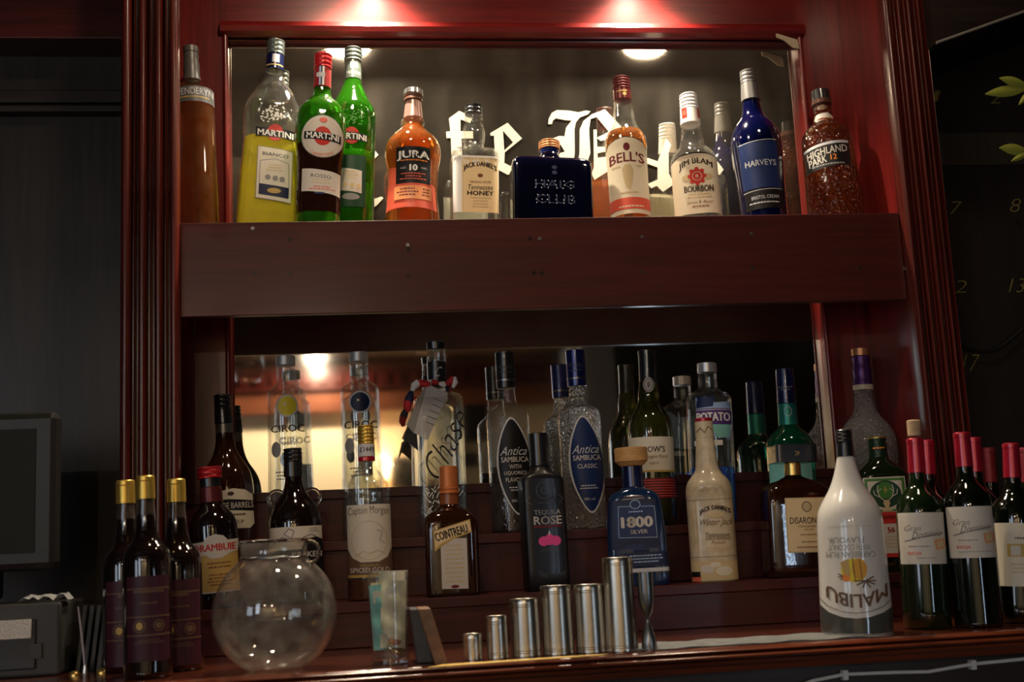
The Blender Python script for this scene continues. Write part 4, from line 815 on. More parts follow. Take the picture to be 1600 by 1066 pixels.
bottle('liqueur_bottle', 'squat square brown liqueur bottle with orange cap and tilted orange banner', G3, (700, 729), 707, YL, 'tier1',
       [(789, 15.5, 2, 1), (793, 17, 2, 1), (798, 25, 3, 1), (803, 33, 4, .9), (809, 39, 5, .85), (818, 41.5, 6, .82), (925, 42, 6, .82), (933, 41, 6, .82)], GL['brown'],
       [('cap', 729, 762, 14.5, 15, CAP['orange'], 0), ('neck_ring', 762, 772, 16, 16, CAP['orange'], 1), ('neck_sleeve', 772, 790, 14.5, 15.5, P('amber_sleeve', (.25, .07, .02), .25))],
       [('label', [('R', -19, 842, 21, 919, 'off', 1), ('F', -14, 852, 16, 914, 9, 'tan'), ('E', 1, 916, 6, 2.5, 'maroon')]),
        ('banner', [('P', [(-29, 830), (27, 814), (29, 834), (0, 844), (-20, 856), (-28, 862)], 'gold'), ('P', [(-27, 831), (26, 816), (28, 832), (0, 841), (-22, 852), (-27, 858)], 'honey'), ('T', 'COINTREAU', -2, 834, 50, 13, 'black', dict(rot=15, bold=.02))])], yaw=2)
bottle('liqueur_bottle', 'matt black liqueur bottle with pink strawberry print', G3, (840, 677), 855, YL, 'tier1',
       [(728, 14, 2, 1), (735, 16, 2, 1), (741, 22, 3, .9), (747, 31, 5, .75), (752, 34, 6, .65), (924, 43, 6, .6)], GL['black'], [('cap', 677, 729, 15.2, 15.3, CAP['black'], 0), ('cap_ring', 724, 729, 15.8, 15.8, CAP['black'])],
       [('rose_print', [('L', [(8*math.cos(a)*t, 770+8*math.sin(a)*t) for a, t in [(i*.7, .2+i*.11) for i in range(22)]], 1, 'midgrey'), ('L', [(-22, 776), (-30, 784), (-20, 790)], 1, 'midgrey'), ('L', [(20, 776), (28, 782), (20, 790)], 1, 'midgrey')]),
        ('print', [('T', 'TEQUILA', 2, 803, 40, 8.5, 'silver', dict(bold=.005)), ('T', 'ROSE', 2, 815, 42, 12.5, 'off', dict(bold=.02)), ('R', -20, 823, 22, 826, 'maroon'), ('E', -6, 847, 8, 7.5, 'pink'), ('E', 12, 847, 8, 7.5, 'pink'), ('E', 3, 845, 7.5, 8.5, 'pink'), ('P', [(3, 838), (-2, 833), (1, 836), (3, 830), (5, 836), (8, 833)], 'silver'), ('F', -18, 858, 24, 864, 2, 'midgrey'), ('T', '70cl  15% vol', 4, 895, 40, 8, 'midgrey', dict(arc=-4))])], yaw=6)
bottle('tequila_bottle', 'trapezoid blue tequila bottle with a pale wooden stopper', G3, (985, 700), 1001, YL, 'tier1',
       [(762, 17, 2, 1), (766, 22, 2.5, .9), (770, 31, 4, .7), (776, 38, 5, .6), (784, 41, 6, .55), (850, 46, 6, .55), (916, 51, 6, .55)], GL['tblue'],
       [('stopper', 700, 722, 26, 26, CAP['wood'], 0), ('stopper_collar', 722, 729, 24, 18, CAP['wood']), ('neck_sleeve', 729, 762, 16.5, 17, CAP['navy'])],
       [('label', [('R', -41, 782, 34, 858, 'navy', 0), ('R', -30, 790, 30, 840, 'blue'), ('L', [(-24, 792), (31, 794), (32, 842), (-26, 840), (-24, 792)], .8, 'sky'), ('E', 2, 790, 9, 8, 'blue'), ('O', 2, 790, 8, 7, 1, 'sky'), ('F', -12, 800, 16, 805, 1, 'sky'), ('T', '1800', 3, 817, 46, 16, 'off', dict(bold=.05)), ('T', 'SILVER', 5, 832, 26, 6, 'off', dict(bold=.02)), ('R', -18, 852, 12, 858, 'blue')]),
        ('lower_label', [('R', -22, 864, 45, 885, 'navy'), ('F', -16, 868, 40, 882, 3, 'sky'), ('R', -24, 888, 46, 894, 'silver')])], yaw=-16)
bottle('whiskey_bottle', 'cream-sleeved whiskey bottle with red-rimmed cap on the lowest step', G3, (1099, 654), 1118, YL, 'tier1',
       [(686, 14), (715, 16.5), (735, 18.5), (744, 24), (752, 31), (762, 35), (775, 36, 3, .9), (912, 36.5, 3, .9)], GL['cream'],
       [('cap', 654, 659, 13.8, 14, CAP['crimson']), ('neck_sleeve', 659, 686, 14, 14.5, CAP['cream'])],
       [('print', [('L', [(-12, 676), (-6, 670), (0, 678), (6, 668), (12, 674)], 1.5, 'bronze')]+[('L', [(-34+i*11, 768+5*(i % 2)), (-28+i*11, 778), (-23+i*11, 768+5*(i % 2))], 1.2, 'tan') for i in range(6)]+[('L', [(-30+i*12, 762), (-24+i*12, 769), (-18+i*12, 762)], 1, 'tan') for i in range(5)]+
         [('L', [(-35, 783), (35, 783)], .7, 'bronze'), ('T', "JACK DANIEL'S", 7, 803, 46, 9, 'dark', dict(arc=7, bold=.03)), ('E', 8, 807, 13, 4, 'tan'), ('T', 'Winter Jack', 7, 819, 50, 13, 'bronze', dict(shear=.4)), ('T', 'Tennessee', 8, 837, 36, 6.5, 'dark', dict(shear=.2)), ('T', 'APPLE WHISKEY', 9, 843, 38, 4, 'brown'), ('T', 'Punch', 9, 849, 20, 5, 'brown', dict(shear=.4)), ('F', -12, 856, 28, 862, 2, 'tan'),
          ('L', [(-22, 790), (-22, 862), (33, 862), (33, 790)], .6, 'tan'), ('R', -29, 800, -27, 858, 'tan'), ('L', [(-35, 870), (35, 870)], .7, 'bronze'), ('R', -34, 876, 34, 906, 'tan'), ('E', -10, 888, 10, 6, 'off'), ('E', 14, 892, 12, 7, 'paper'), ('E', 2, 882, 8, 4, 'paper'), ('R', -34, 892, -21, 900, 'black'), ('R', -34, 900, -20, 910, 'salmon')])], n=2.4)
bottle('liqueur_bottle', 'square amber-black liqueur bottle with square black cap and gold label', G3, (1236, 696), 1249, -.214, 'tier1',
       [(743, 12, 2, 1), (746, 14, 2, 1), (751, 26, 3, .8), (757, 38, 5, .7), (763, 46, 8, .68), (770, 50, 9, .68), (905, 51, 9, .68)], GL['cola'],
       [('cap', 696, 724, 32, 32, CAP['black'], 0, 12), ('neck_ring', 724, 744, 12.5, 12.8, FOIL['gold'])],
       [('cap_print', [('T', 'DISARONNO', -4, 711, 44, 7, 'gold')]),
        ('label', [('R', -24, 780, 42, 864, 'tan', 0), ('R', -22, 782, 40, 862, 'honey'), ('E', 8, 794, 8, 9, 'tan'), ('O', 8, 794, 7, 8, 1.2, 'bronze'), ('T', 'DISARONNO', 9, 815, 54, 10, 'dark', dict(bold=.005)), ('T', 'ORIGINALE', 9, 824, 32, 3.5, 'brown'), ('T', 'VELVET', 9, 829, 16, 2.5, 'brown'), ('F', -10, 836, 28, 839, 1, 'brown'), ('F', -4, 847, 24, 850, 1, 'brown'), ('F', -14, 855, 32, 859, 1, 'brown')])], yaw=-4)
bottle('liqueur_bottle', 'dark green herbal liqueur bottle with a stag on its square green-framed label', G3, (1369, 683), 1392, YL, 'tier1',
       [(714, 14, 2, 1), (721, 17, 2, 1), (729, 26, 3, .85), (736, 34, 4, .8), (744, 38, 5, .75), (892, 39, 5, .75)], GL['dgreen'],
       [('cap', 683, 716, 14, 14.5, P('forest_cap', (.01, .03, .012), .3, .2), 2), ('cap_top', 683, 686, 14.2, 14.4, FOIL['gold'])],
       [('neck_print', [('F', -12, 700, 12, 706, 1, 'orange')]),
        ('label', [('R', -31, 747, 31, 801, 'off', 1), ('R', -29, 749, 29, 800, 'green', 1), ('R', -25, 753, 25, 797, 'off', 1), ('E', 0, 774, 23, 21, 'darkgreen'), ('E', 0, 768, 12, 13, 'green'), ('L', [(0, 762), (0, 772)], 1.4, 'gold'), ('L', [(-3, 767), (3, 767)], 1.4, 'gold'),
                   ('P', [(-3, 783), (3, 783), (5, 788), (2, 796), (-2, 796), (-5, 788)], 'tan'), ('P', [(-5, 796), (5, 796), (8, 800), (-8, 800)], 'tan'), ('L', [(-3, 784), (-9, 778), (-12, 768), (-10, 760)], 1.3, 'off'), ('L', [(3, 784), (9, 778), (12, 768), (10, 760)], 1.3, 'off'), ('L', [(-9, 778), (-16, 774), (-17, 767)], 1.2, 'off'), ('L', [(9, 778), (16, 774), (17, 767)], 1.2, 'off'), ('L', [(-11, 770), (-6, 765)], 1, 'off'), ('L', [(11, 770), (6, 765)], 1, 'off')]),
        ('lower_label', [('R', -31, 801, 31, 870, 'off', 1), ('R', -31, 801, 31, 819, 'red', 1), ('T', 'JÄGERMEISTER', 0, 810, 56, 9, 'maroon', dict(bold=.02)), ('T', '56', 2, 829, 10, 8, 'red', dict(bold=.03)), ('F', -20, 838, 24, 858, 4, 'tan'), ('R', -31, 864, 31, 870, 'red', 1)])], yaw=-14)

# ------------------------------------------------------------------ counter
def CY(px, py, r): return atz(px, py, 1.0).y + r
G4 = 'red wine bottles on the right end of the counter'; G5 = 'gold-capped dark bottles on the left end of the counter'
bottle('rum_bottle', 'white coconut rum bottle with its print upside down and black cap', 'bottles on the counter', (1318, 672), 1340, CY(1340, 995, .05), 'counter',
       [(714, 12.8), (733, 17), (755, 24), (770, 31), (782, 38.5), (792, 44), (801, 47.8), (812, 49.8), (828, 51), (880, 52), (958, 54)], GL['milk'],
       [('cap', 672, 692, 12.5, 13, CAP['black'], 3), ('neck_sleeve', 692, 715, 13, 14, CAP['black'])],
       [('clear_base', [('P', [(-53.5, 944), (-40, 955), (-20, 962), (0, 964), (20, 962), (40, 956), (53.5, 948), (53, 987), (-53, 987)], 'm:grey_base_glass')]),
        ('print', [('F', -34, 824, 34, 829, 1, 'off'), ('T', 'FLAVOUR', -8, 846, 52, 9, 'grey', dict(rot=180)), ('T', 'WITH COCONUT', -4, 857, 62, 9, 'grey', dict(rot=180)), ('T', 'CARIBBEAN RUM', -2, 868, 72, 9, 'grey', dict(rot=180)), ('O', 44, 880, 8, 14, .8, 'off'),
                   ('E', 1, 892, 19, 18, 'yellow'), ('E', 9, 890, 11, 16, 'amber'), ('E', -11, 903, 6, 6, 'orange'), ('P', [(-18, 880), (-6, 874), (-4, 900), (-14, 898)], 'gold'), ('L', [(0, 874), (2, 908)], 1.5, 'brown'), ('L', [(10, 876), (12, 906)], 1.2, 'brown')]+
         [('L', [(16, 908), (16+16*math.cos(a), 908+11*math.sin(a))], 2.2, 'bronze') for a in (-.6, 0, .5, 1.1, 1.8, 2.5, 3.2)]+[('L', [(-16, 900), (-16+7*math.cos(a), 900+7*math.sin(a))], 1.6, 'bronze') for a in (2, 2.8, 3.6)]+
         [('T', 'MALIBU', 3, 922, 88, 20, 'bronze', dict(rot=180, arc=16, bold=.02)), ('L', [(-52, 934), (-40, 946), (-20, 954), (0, 956), (20, 954), (40, 947), (53, 936)], 1, 'bronze')])] if True else [])
wprof = [(740, 13), (755, 13.8), (763, 16.5), (769, 21.5), (775, 27), (782, 32), (790, 35.6), (800, 37.4), (815, 38), (982, 37.6)]
WK = .955
def wine(top, bx, by, lb, cork=False, cap='red', lab=1, k=1.0, extra=0, green=False):
    dy = top[1]-686; Yc = CY(bx, by, .037)+extra
    pf = [(a*1.0+dy, b*k) for a, b in wprof]
    caps = [('capsule', top[1], top[1]+55, 13.2*k, 14.3*k, CAP['crimson'] if cap == 'red' else P('dull_red_capsule', (.28, .03, .04), .4, .2), 0), ('capsule_lip', top[1]+1, top[1]+8, 14*k, 14*k, CAP['crimson'] if cap == 'red' else P('dull_red_capsule', (.28, .03, .04), .4, .2))]
    t = top
    if cork:
        t = (top[0]-1, top[1]-29); caps += [('glass_lip', top[1]-5, top[1], 11.5, 12, GL['clear']), ('cork', top[1]-29, top[1]-4, 10.5, 10, CAP['cork'])]
    L_ = []
    if lab == 1:
        L_ = [('label', [('R', -33, 804+dy, 34, 883+dy, 'off', 0), ('T', 'Gran', -12, 828+dy, 24, 9, 'dark', dict(shear=.4, bold=-.01)), ('T', 'Dominio', 8, 837+dy, 42, 10, 'dark', dict(shear=.4, bold=-.01, rot=6)), ('L', [(-25, 848+dy), (0, 842+dy), (31, 836+dy)], 1, 'dark'), ('F', -20, 855+dy, 12, 859+dy, 1, 'grey'),
                         ('T', 'RIOJA', -11, 867+dy, 20, 6, 'salmon', dict(bold=.01)), ('F', -20, 873+dy, 30, 876+dy, 1, 'grey'), ('P', [(17, 845+dy), (32, 842+dy), (34, 860+dy), (19, 863+dy)], 'tan'), ('L', [(19, 848+dy), (31, 846+dy), (32, 857+dy), (21, 860+dy), (19, 848+dy)], 1, 'salmon')])]
    if lab == 2:
        L_ = [('label', [('R', -36, 820, 36, 917, 'paper', 0), ('R', -13, 852, 12, 872, 'gold'), ('R', -8, 855, 6, 870, 'off'), ('T', 'SERENATA', 6, 846, 34, 6, 'dark') if 0 else ('F', -10, 842, 30, 848, 1, 'dark'), ('F', -14, 882, 30, 900, 3, 'tan')])]
    return bottle('wine_bottle', lb, G4, t, bx, Yc, 'counter', pf, GL['dgreen'] if green else GL['wine'], caps, L_)
wine((1428, 686), 1450, 985, 'green wine bottle re-corked above its red capsule', cork=True, green=True, k=WK)
wine((1502, 676), 1530, 983, 'sealed wine bottle with red capsule right of the re-corked bottle', k=WK)
wine((1579, 693), 1594, 976, 'wine bottle with plain cream label and gold square at the right picture edge', cap='red', lab=2, k=.95)
wine((1447, 688), 1465, 965, 'wine bottle mostly hidden behind the re-corked bottle', lab=0, k=.9, extra=-.03)
wine((1520, 684), 1541, 966, 'wine bottle mostly hidden behind the sealed bottle beside the re-corked one', lab=0, k=.9)
wine((1543, 700), 1562, 955, 'shadowed wine bottle standing rearmost between the sealed one and the gold-square label', lab=0, k=.85, cap='dull')
wine((1600, 700), 1626, 960, 'wine bottle cut by the right picture edge behind the gold-square label', lab=0, k=.9, cap='dull')
gp = [(35, 12.5), (60, 14), (85, 16.8), (97, 19), (104, 22.5), (110, 27.5), (117, 32.5), (126, 35.5), (138, 36.8), (304, 36.5)]
for (tx, ty, bx, by, lb) in ((196, 751, 200, 1052, 'gold-capped dark bottle at the left of the three, partly hidden'), (227, 744, 232, 1062, 'gold-capped dark bottle standing in front in the middle of the three'), (275, 749, 281, 1055, 'gold-capped dark bottle at the right of the three beside the bowl')):
    o = ty
    bottle('liqueur_bottle', lb, G5, (tx, ty), bx, (CY(bx, by, .034) if bx != 281 else -.485), 'counter', [(a+o, b) for a, b in gp], GL['dark'], [('cap', ty, ty+8, 14.2, 14.6, CAP['gold'], 0), ('cap', ty+8, ty+37, 14.6, 14.8, CAP['gold'], 0), ('clear_neck', ty+37, ty+62, 12.8, 14.6, P('smoky_neck_glass', (.12, .09, .07), .05, 0, .5, coat=1))],
           [('label', [('R', -30, o+158, 32, o+288, 'wine'), ('R', -30, o+176, 32, o+178, 'bronze')]+[('F', -22, o+179, 26, o+190, 1, 'bronze'), ('F', -18, o+198, 22, o+204, 1, 'bronze'), ('R', -30, o+219, 32, o+221, 'bronze'), ('O', -12, o+234, 9, 10, 1.6, 'bronze'), ('E', -12, o+234, 5, 6, 'gold'), ('O', 16, o+234, 8, 9, 1.6, 'bronze'), ('E', 16, o+234, 5, 5, 'bronze'), ('R', -30, o+247, 32, o+249, 'bronze'), ('F', -20, o+255, 24, o+262, 2, 'bronze')] if lb else [])])

def cplace(name, lb, cat, px, py, r, group=None):
    p = atz(px, py, 1.0); B = Vector((0, p.y+r, 1.0))
    for _ in range(4):
        q = proj(B); B.x += (px-q[0])*q[2]/F
    B.z = 1.0
    q = proj(B); return thing(name, lb, cat, B, group), q[2]/F
# round glass bowl
t, sc = cplace('glass_bowl', 'round clear glass fish bowl with a short neck at the front left of the counter', 'bowl', 431, 1053, .050)
R_ = .097*.98; m = MB(); rg = []; ri = []
sc *= 1.0; R = 97*sc; cz_ = 88*sc
th0, th1 = math.asin(-88/97*.995), math.asin(.82)
for i in range(25):
    a = th0+(th1-th0)*i/24; rg.append((cz_+R*math.sin(a), R*math.cos(a), R*math.cos(a), 2))
top = rg[-1]; rg += [(top[0]+.004, 52*sc, 52*sc, 2), (top[0]+.018, 51*sc, 51*sc, 2), (198*sc-.003, 53*sc, 53*sc, 2), (198*sc, 55*sc, 55*sc, 2)]
z0 = rg[0][0]; rg = [(z-z0+.001, a, b, n) for z, a, b, n in rg]
rg = [(0, rg[0][1]-.004, rg[0][2]-.004, 2)]+rg
BOWL = shell('bowl_glass', (.94, .93, .90), 1.45, bump=(9, .35), dust_lighten=.045)
m.rings(rg, BOWL, 64, cap1=False); m.rings([(max(.006, z+.001), max(.01, a-.003), max(.01, b-.003), 2) for z, a, b, n in rg], BOWL, 64, cap1=False, flip=True); m.build('bowl', t, smooth=60)
m = MB(); m.rings([(rg[-1][0]-.001, rg[-1][1]-.001, rg[-1][1]-.001, 2), (rg[-1][0]+.002, rg[-1][1]+.0005, rg[-1][1]+.0005, 2), (rg[-1][0]+.0035, rg[-1][1]-.002, rg[-1][1]-.002, 2)], GL['solid'], 64, cap0=False, cap1=False); m.build('rim', t, smooth=60)
m = MB(); zn = top[0]-z0+.006; a_ = 52.5*sc
m.tube([(a_*math.cos(q), a_*math.sin(q), zn+.001*math.sin(9*q)) for q in [2*math.pi*i/48 for i in range(49)]], .0018, FOIL['darksteel'], 8)
for ph in (0, math.pi):
    m.tube([(a_+.002+.016*(1-math.cos(q)) if 0 else a_+.004+.014*math.sin(q), .002*math.cos(9*q+ph)-.02, zn+.006+.016*math.cos(q)+.001*math.sin(9*q+ph)) for q in [math.pi*i/24 for i in range(-2, 30)]], .0022, P('tarnished_wire', (.16, .13, .09), .35, .9), 8)
m.build('wire_handle', t, smooth=60)
# tip tumbler
t, sc = cplace('tumbler', 'straight clear tumbler used as a tip glass with notes and coins', 'glass', 610, 1041, .030)
tB = t.location.copy(); tr0 = 29.5*sc
m = MB(); H_ = 142*sc
m.rings([(0, tr0-.002, tr0-.002, 2), (.002, tr0, tr0, 2), (.012, tr0, tr0, 2), (H_, 32*sc, 32*sc, 2)], GL['clear'], 48, cap1=False)
m.rings([(.010, tr0-.004, tr0-.004, 2), (.014, tr0-.002, tr0-.002, 2), (H_, 32*sc-.0016, 32*sc-.0016, 2)], GL['clear'], 48, cap1=False, flip=True)
m.rings([(H_-.0004, 32*sc, 32*sc, 2), (H_+.001, 32*sc-.0008, 32*sc-.0008, 2)], GL['solid'], 48, cap0=False, cap1=False); m.build('glass_body', t, smooth=50)
m = MB(); m.rings([(.0022, tr0-.0022, tr0-.0022, 2), (.0095, tr0-.003, tr0-.003, 2)], GL['solid'], 40); m.build('thick_base', t, smooth=40)
def note(name, lb, cols, c, wd, hg, bend, ang, tilt, txt=None):
    m = MB(); nu, nv = 14, 18; base = P('note_'+cols, INKS[cols] if cols in INKS else (.5, .6, .5), .7, noise=.35, mapscale=(.6, .6, .4)); vs = []
    for j in range(nv+1):
        for i in range(nu+1):
            u = (i/nu-.5)*wd; v = j/nv*hg
            a = u/bend
            x = bend*math.sin(a); y = -bend*math.cos(a)+bend+.002*math.sin(v*160+u*90)
            vs.append((x, y, v))
    fs = [(j*(nu+1)+i, j*(nu+1)+i+1, (j+1)*(nu+1)+i+1, (j+1)*(nu+1)+i) for j in range(nv) for i in range(nu)]
    m.add(vs, fs, base)
    if txt:
        tr, _ = item_tris(('T', txt, 0, 0, .017, .012, 'x', {})); vv = []; ff = []
        for t_ in tr:
            k = len(vv); 
            for u, v in t_: vv.append((u, -.0012+.002*math.sin((hg*.3-v)*160+u*90)-bend*math.cos(u/bend)+bend, hg*.3-v))
            ff.append((k, k+1, k+2))
        m.add(vv, ff, ink('bronze'))
    m.add([(-wd*.3, -.0006, hg*.72), (wd*.05, -.0006, hg*.72), (wd*.05, -.0006, hg*.9), (-wd*.3, -.0006, hg*.9)], [(0, 1, 2, 3)], ink('off'))
    o = m.build(name, None, smooth=60); o.location = c; o.rotation_euler = (tilt, ang, 0)
    return tag(o, lb, 'banknote', 'banknotes in the tip glass')
note('banknote', 'pale brown banknote standing at the front of the tip glass', 'cream', tB+Vector((.004, -.013, .024)), .040, .098, .032, .05, 0)
note('banknote', 'greenish banknote curled at the left side of the tip glass', 'aqua', tB+Vector((-.009, -.006, .022)), .034, .095, .02, -.05, -.02)
note('banknote', 'beige banknote rising above the rim at the back of the tip glass', 'paper', tB+Vector((.003, .008, .020)), .042, .116, .05, .03, 0)
note('banknote', 'pinkish banknote folded in the middle of the tip glass', 'tan', tB+Vector((-.003, .002, .03)), .040, .090, .04, -.04, 0)
for i in range(9):
    m = MB(); r = random.choice((.0085, .010, .0115)); m.rings([(-.001, r-.0004, r-.0004, 2), (-.0007, r, r, 2), (.0007, r, r, 2), (.001, r-.0004, r-.0004, 2)], (FOIL['gold'], FOIL['copper'], FOIL['silver'])[i % 3], 24)
    o = m.build('coin', None, smooth=40); o.location = tB+Vector((random.uniform(-.011, .011), random.uniform(-.012, .004), .018+i*.0026)); o.rotation_euler = (random.uniform(-1.0, 1.0), random.uniform(-.8, .8), 0)
    tag(o, 'coin lying in the small heap at the bottom of the tip glass', 'coin', 'coins in the tip glass')
# leaning bill folders
def folder(lb, x0, y0, x1, y1, wpx, dep, mat, yoff):
    p = atz(x1, y1, 1.0); q = at(x0, y0, p.y); q2 = at(x0+wpx, y0, p.y)
    th = (at(x1+wpx, y1, p.y)-p).x
    v = Vector((q.x-p.x, 0, q.z-p.z)); m = MB(); Y0 = yoff
    a, b = Vector((0, 0, 0)), Vector((v.x, 0, v.z)); w_ = Vector((th, 0, 0)); d = Vector((0, dep, 0)); up = Vector((0, 0, .0006))
    vs = [a+up, a+w_+up, b+w_, b, a+d+up, a+w_+d+up, b+w_+d, b+d]
    m.add(vs, [(0, 1, 2, 3), (5, 4, 7, 6), (1, 5, 6, 2), (4, 0, 3, 7), (3, 2, 6, 7), (4, 5, 1, 0)], mat)
    o = m.build('bill_folder', None, bevel=.0015); o.location = (p.x, p.y+yoff, 1.0)
    return tag(o, lb, 'folder', 'bill folders leaning beside the tip glass')
folder('grey bill folder leaning against the tip glass', 641, 953, 653, 1038, 23, .075, P('grey_leather', (.07, .068, .07), .5, noise=.2), .006)
folder('brown leather bill folder leaning at the right of the grey one', 653, 952, 680, 1040, 20, .070, P('brown_leather', (.22, .11, .06), .5, noise=.3), .0)
# steel measures
cups = ((739, 997, 1033, 16, 16, 'shortest steel measuring cup at the left of the row'), (777, 970, 1031, 17, 18, 'second shortest steel measuring cup'), (821, 945, 1028, 23.5, 25, 'medium steel measuring cup third from the left'),
        (871, 925, 1025, 25, 26, 'tall steel measuring cup left of its twin'), (922, 923, 1022, 24, 25, 'tall steel measuring cup right of its twin'), (969, 882, 1020, 24.5, 27, 'tallest tapered steel measuring cup beside the jigger'))
for (x, y0, y1, h0, h1, lb) in cups:
    dx = (y1-y0)*.045
    t, sc = cplace('measuring_cup', lb, 'measuring cup', x+dx/2, y1, h1*.00102, 'steel measures on the counter')
    hh = (y1-y0+3)*sc*1.02; a, b = h1*sc*.97, h0*sc*.97
    g = lambda z: a+(b-a)*z/hh
    R = [(0, a-.001, a-.001, 2), (.001, a, a, 2)]
    for fz in ((.004, .0055) if 1 else ()) + (hh-.009, hh-.0065) if 0 else ():
        pass
    def groove(z): return [(z-.0006, g(z), g(z), 2), (z, g(z)-.0007, g(z)-.0007, 2), (z+.0006, g(z), g(z), 2)]
    zs_ = [.006, .009] if hh > .06 else []
    zs_ += [hh-.011, hh-.008]
    for z_ in zs_: R += groove(z_)
    R += [(hh-.001, b, b, 2), (hh, b-.0005, b-.0005, 2)]
    m = MB(); m.rings(R, FOIL['steel'], 56, cap1=False); m.rings([(.002, a-.0015, a-.0015, 2), (hh-.0005, b-.0014, b-.0014, 2), (hh, b-.0005, b-.0005, 2)], FOIL['steel'], 56, cap1=False, flip=True); m.build('cup_body', t, smooth=40)
t, sc = cplace('jigger', 'double-ended steel jigger at the right end of the measuring cups', 'jigger', 1015, 1017, .012, 'steel measures on the counter')
J = [(0, 12, 0), (2, 12.5, 0), (18, 11, 0), (34, 7, 0), (42, 3.5, 0), (46, 3, 0), (50, 4, 0), (58, 9, 0), (72, 12, 0), (90, 12.8, 0), (119, 13, 0)]
m = MB(); m.rings([(z*sc, a*sc, a*sc, 2) for z, a, _ in J], FOIL['darksteel'], 48, cap1=False); m.rings([(70*sc, 9*sc, 9*sc, 2), (90*sc, 12*sc, 12*sc, 2), (119*sc, 12.4*sc, 12.4*sc, 2)], FOIL['darksteel'], 48, cap1=False, flip=True); m.build('body', t, smooth=50)
# mat and yellow strip
def flatthing(name, lb, cat, pts, mat, h):
    P3 = [atz(x, y, 1.0) for x, y in pts]; n = len(P3); o0 = P3[0].copy(); m = MB()
    m.add([p-o0+Vector((0, 0, .0004)) for p in P3]+[p-o0+Vector((0, 0, .0004+h)) for p in P3], [tuple(range(n)), tuple(range(n, 2*n))]+[(i, (i+1) % n, (i+1) % n+n, i+n) for i in range(n)], mat)
    o = m.build(name, None, fixn=True); o.location = (o0.x, o0.y, 1.0); return tag(o, lb, cat)
flatthing('yellow_strip', 'thin yellow strip lying on the counter in front of the measuring cups', 'strip', [(668, 1045), (940, 1025.5), (950, 1023.5), (690, 1040.5)], P('yellow_strip_paint', (.75, .48, .12), .5), .0015)
m = MB(); vs = []; nu = 60; p0 = atz(985, 1024, 1.0); p1 = atz(1230, 1005, 1.0)
MAT = P('grey_cloth', (.14, .14, .135), .85, bump=('n', 250, .6, .002), noise=.25)
for j in range(5):
    for i in range(nu+1):
        f_ = i/nu; x = p0.x+(p1.x+.16-p0.x)*f_; y = -.640+.028*j+.004*math.sin(f_*23+j)
        vs.append((x-p0.x, y+.60, .0012+.0016*(1+math.sin(f_*31+j*2.1))*.5+(.001 if 0 < j < 4 else 0)))
n_ = len(vs); vs += [(x, y, .0005) for x, y, z in vs]; W_ = nu+1
fs = [(j*W_+i, j*W_+i+1, (j+1)*W_+i+1, (j+1)*W_+i) for j in range(4) for i in range(nu)]; fs += [tuple(n_+k for k in reversed(f)) for f in fs]
edge = list(range(nu+1))+[j*W_+nu for j in range(1, 5)]+[4*W_+i for i in range(nu-1, -1, -1)]+[j*W_ for j in range(3, 0, -1)]
fs += [(edge[i], edge[(i+1) % len(edge)], n_+edge[(i+1) % len(edge)], n_+edge[i]) for i in range(len(edge))]
m.add(vs, fs, MAT); o = m.build('bar_cloth', None, smooth=60, fixn=True); o.location = (p0.x, -.60, 1.0); tag(o, 'flat grey bar cloth along the counter edge in front of the white coconut rum bottle', 'cloth')

# ------------------------------------------------------------------ till corner, left
PL = P('black_plastic', (.014, .013, .012), .42)
Yt = -.42
a, b = at(0, 645, Yt), at(88, 890, Yt)
t = thing('till_monitor', 'black touchscreen till monitor at the left picture edge', 'monitor', (a.x, Yt, 1.13))
w0, w1 = -.22, b.x-a.x; z0, z1 = b.z-1.13, a.z-1.13
rot = .05
m = MB(); m.box((w0, 0, z0), (w1, .035, z1), PL); m.build('casing', t, bevel=.012)
m = MB(); m.box((w0+.03, -.002, z0+.028), (w1-.034, .006, z1-.028), P('dim_screen', (.016, .015, .010), .5, spec=.2)); m.build('screen', t)
m = MB(); m.box((w0+.08, .036, -.012), (w1-.10, .075, z0+.12), PL); m.build('stand', t, bevel=.005)
a, b = at(0, 940, -.46), at(93, 1045, -.46)
t = thing('receipt_printer', 'dark receipt printer with a lit silvery slot below the till monitor', 'printer', (a.x, -.46, 1.0)); W1 = b.x-a.x; HH = a.z-1.0
GP = P('grey_black_plastic', (.045, .042, .038), .5)
m = MB(); m.box((-.2, 0, .0005), (W1, .17, HH-.006), GP); m.build('casing', t, bevel=.004)
m = MB(); m.box((-.19, -.004, .012), (W1-.035, .002, HH-.030), PL); m.build('front_panel', t, bevel=.002)
p_, q_ = at(0, 1000, -.47), at(48, 968, -.47)
m = MB(); m.box((-.16, -.010, p_.z-1), (q_.x-a.x, -.003, q_.z-1), P('sparkling_silver_paper', (.85, .82, .74), .35, .2, bump=('v', 500, .9, .002))); m.build('silver_panel', t)
m = MB(); m.box((W1-.042, -.006, .028), (W1-.026, -.003, .05), GP); m.build('button', t)
# crumpled receipt
m = MB(); rr = random.Random(3); nu, nv = 10, 6; vs = []
for j in range(nv+1):
    for i in range(nu+1): vs.append((-.03+.075*i/nu, .04*j/nv+.004*rr.random(), .002+.009*rr.random()*(1 if 0 < i < nu else .3)+.004*math.sin(i*.9)**2))
m.add(vs, [(j*(nu+1)+i, j*(nu+1)+i+1, (j+1)*(nu+1)+i+1, (j+1)*(nu+1)+i) for j in range(nv) for i in range(nu)], P('receipt_paper', (.32, .31, .30), .8))
o = m.build('crumpled_receipt', None); p_ = at(62, 945, -.44); o.location = (p_.x, -.45, 1.0+HH-.006); so = o.modifiers.new('thick', 'SOLIDIFY'); so.thickness = .0004; tag(o, 'crumpled white receipt on top of the receipt printer', 'paper')
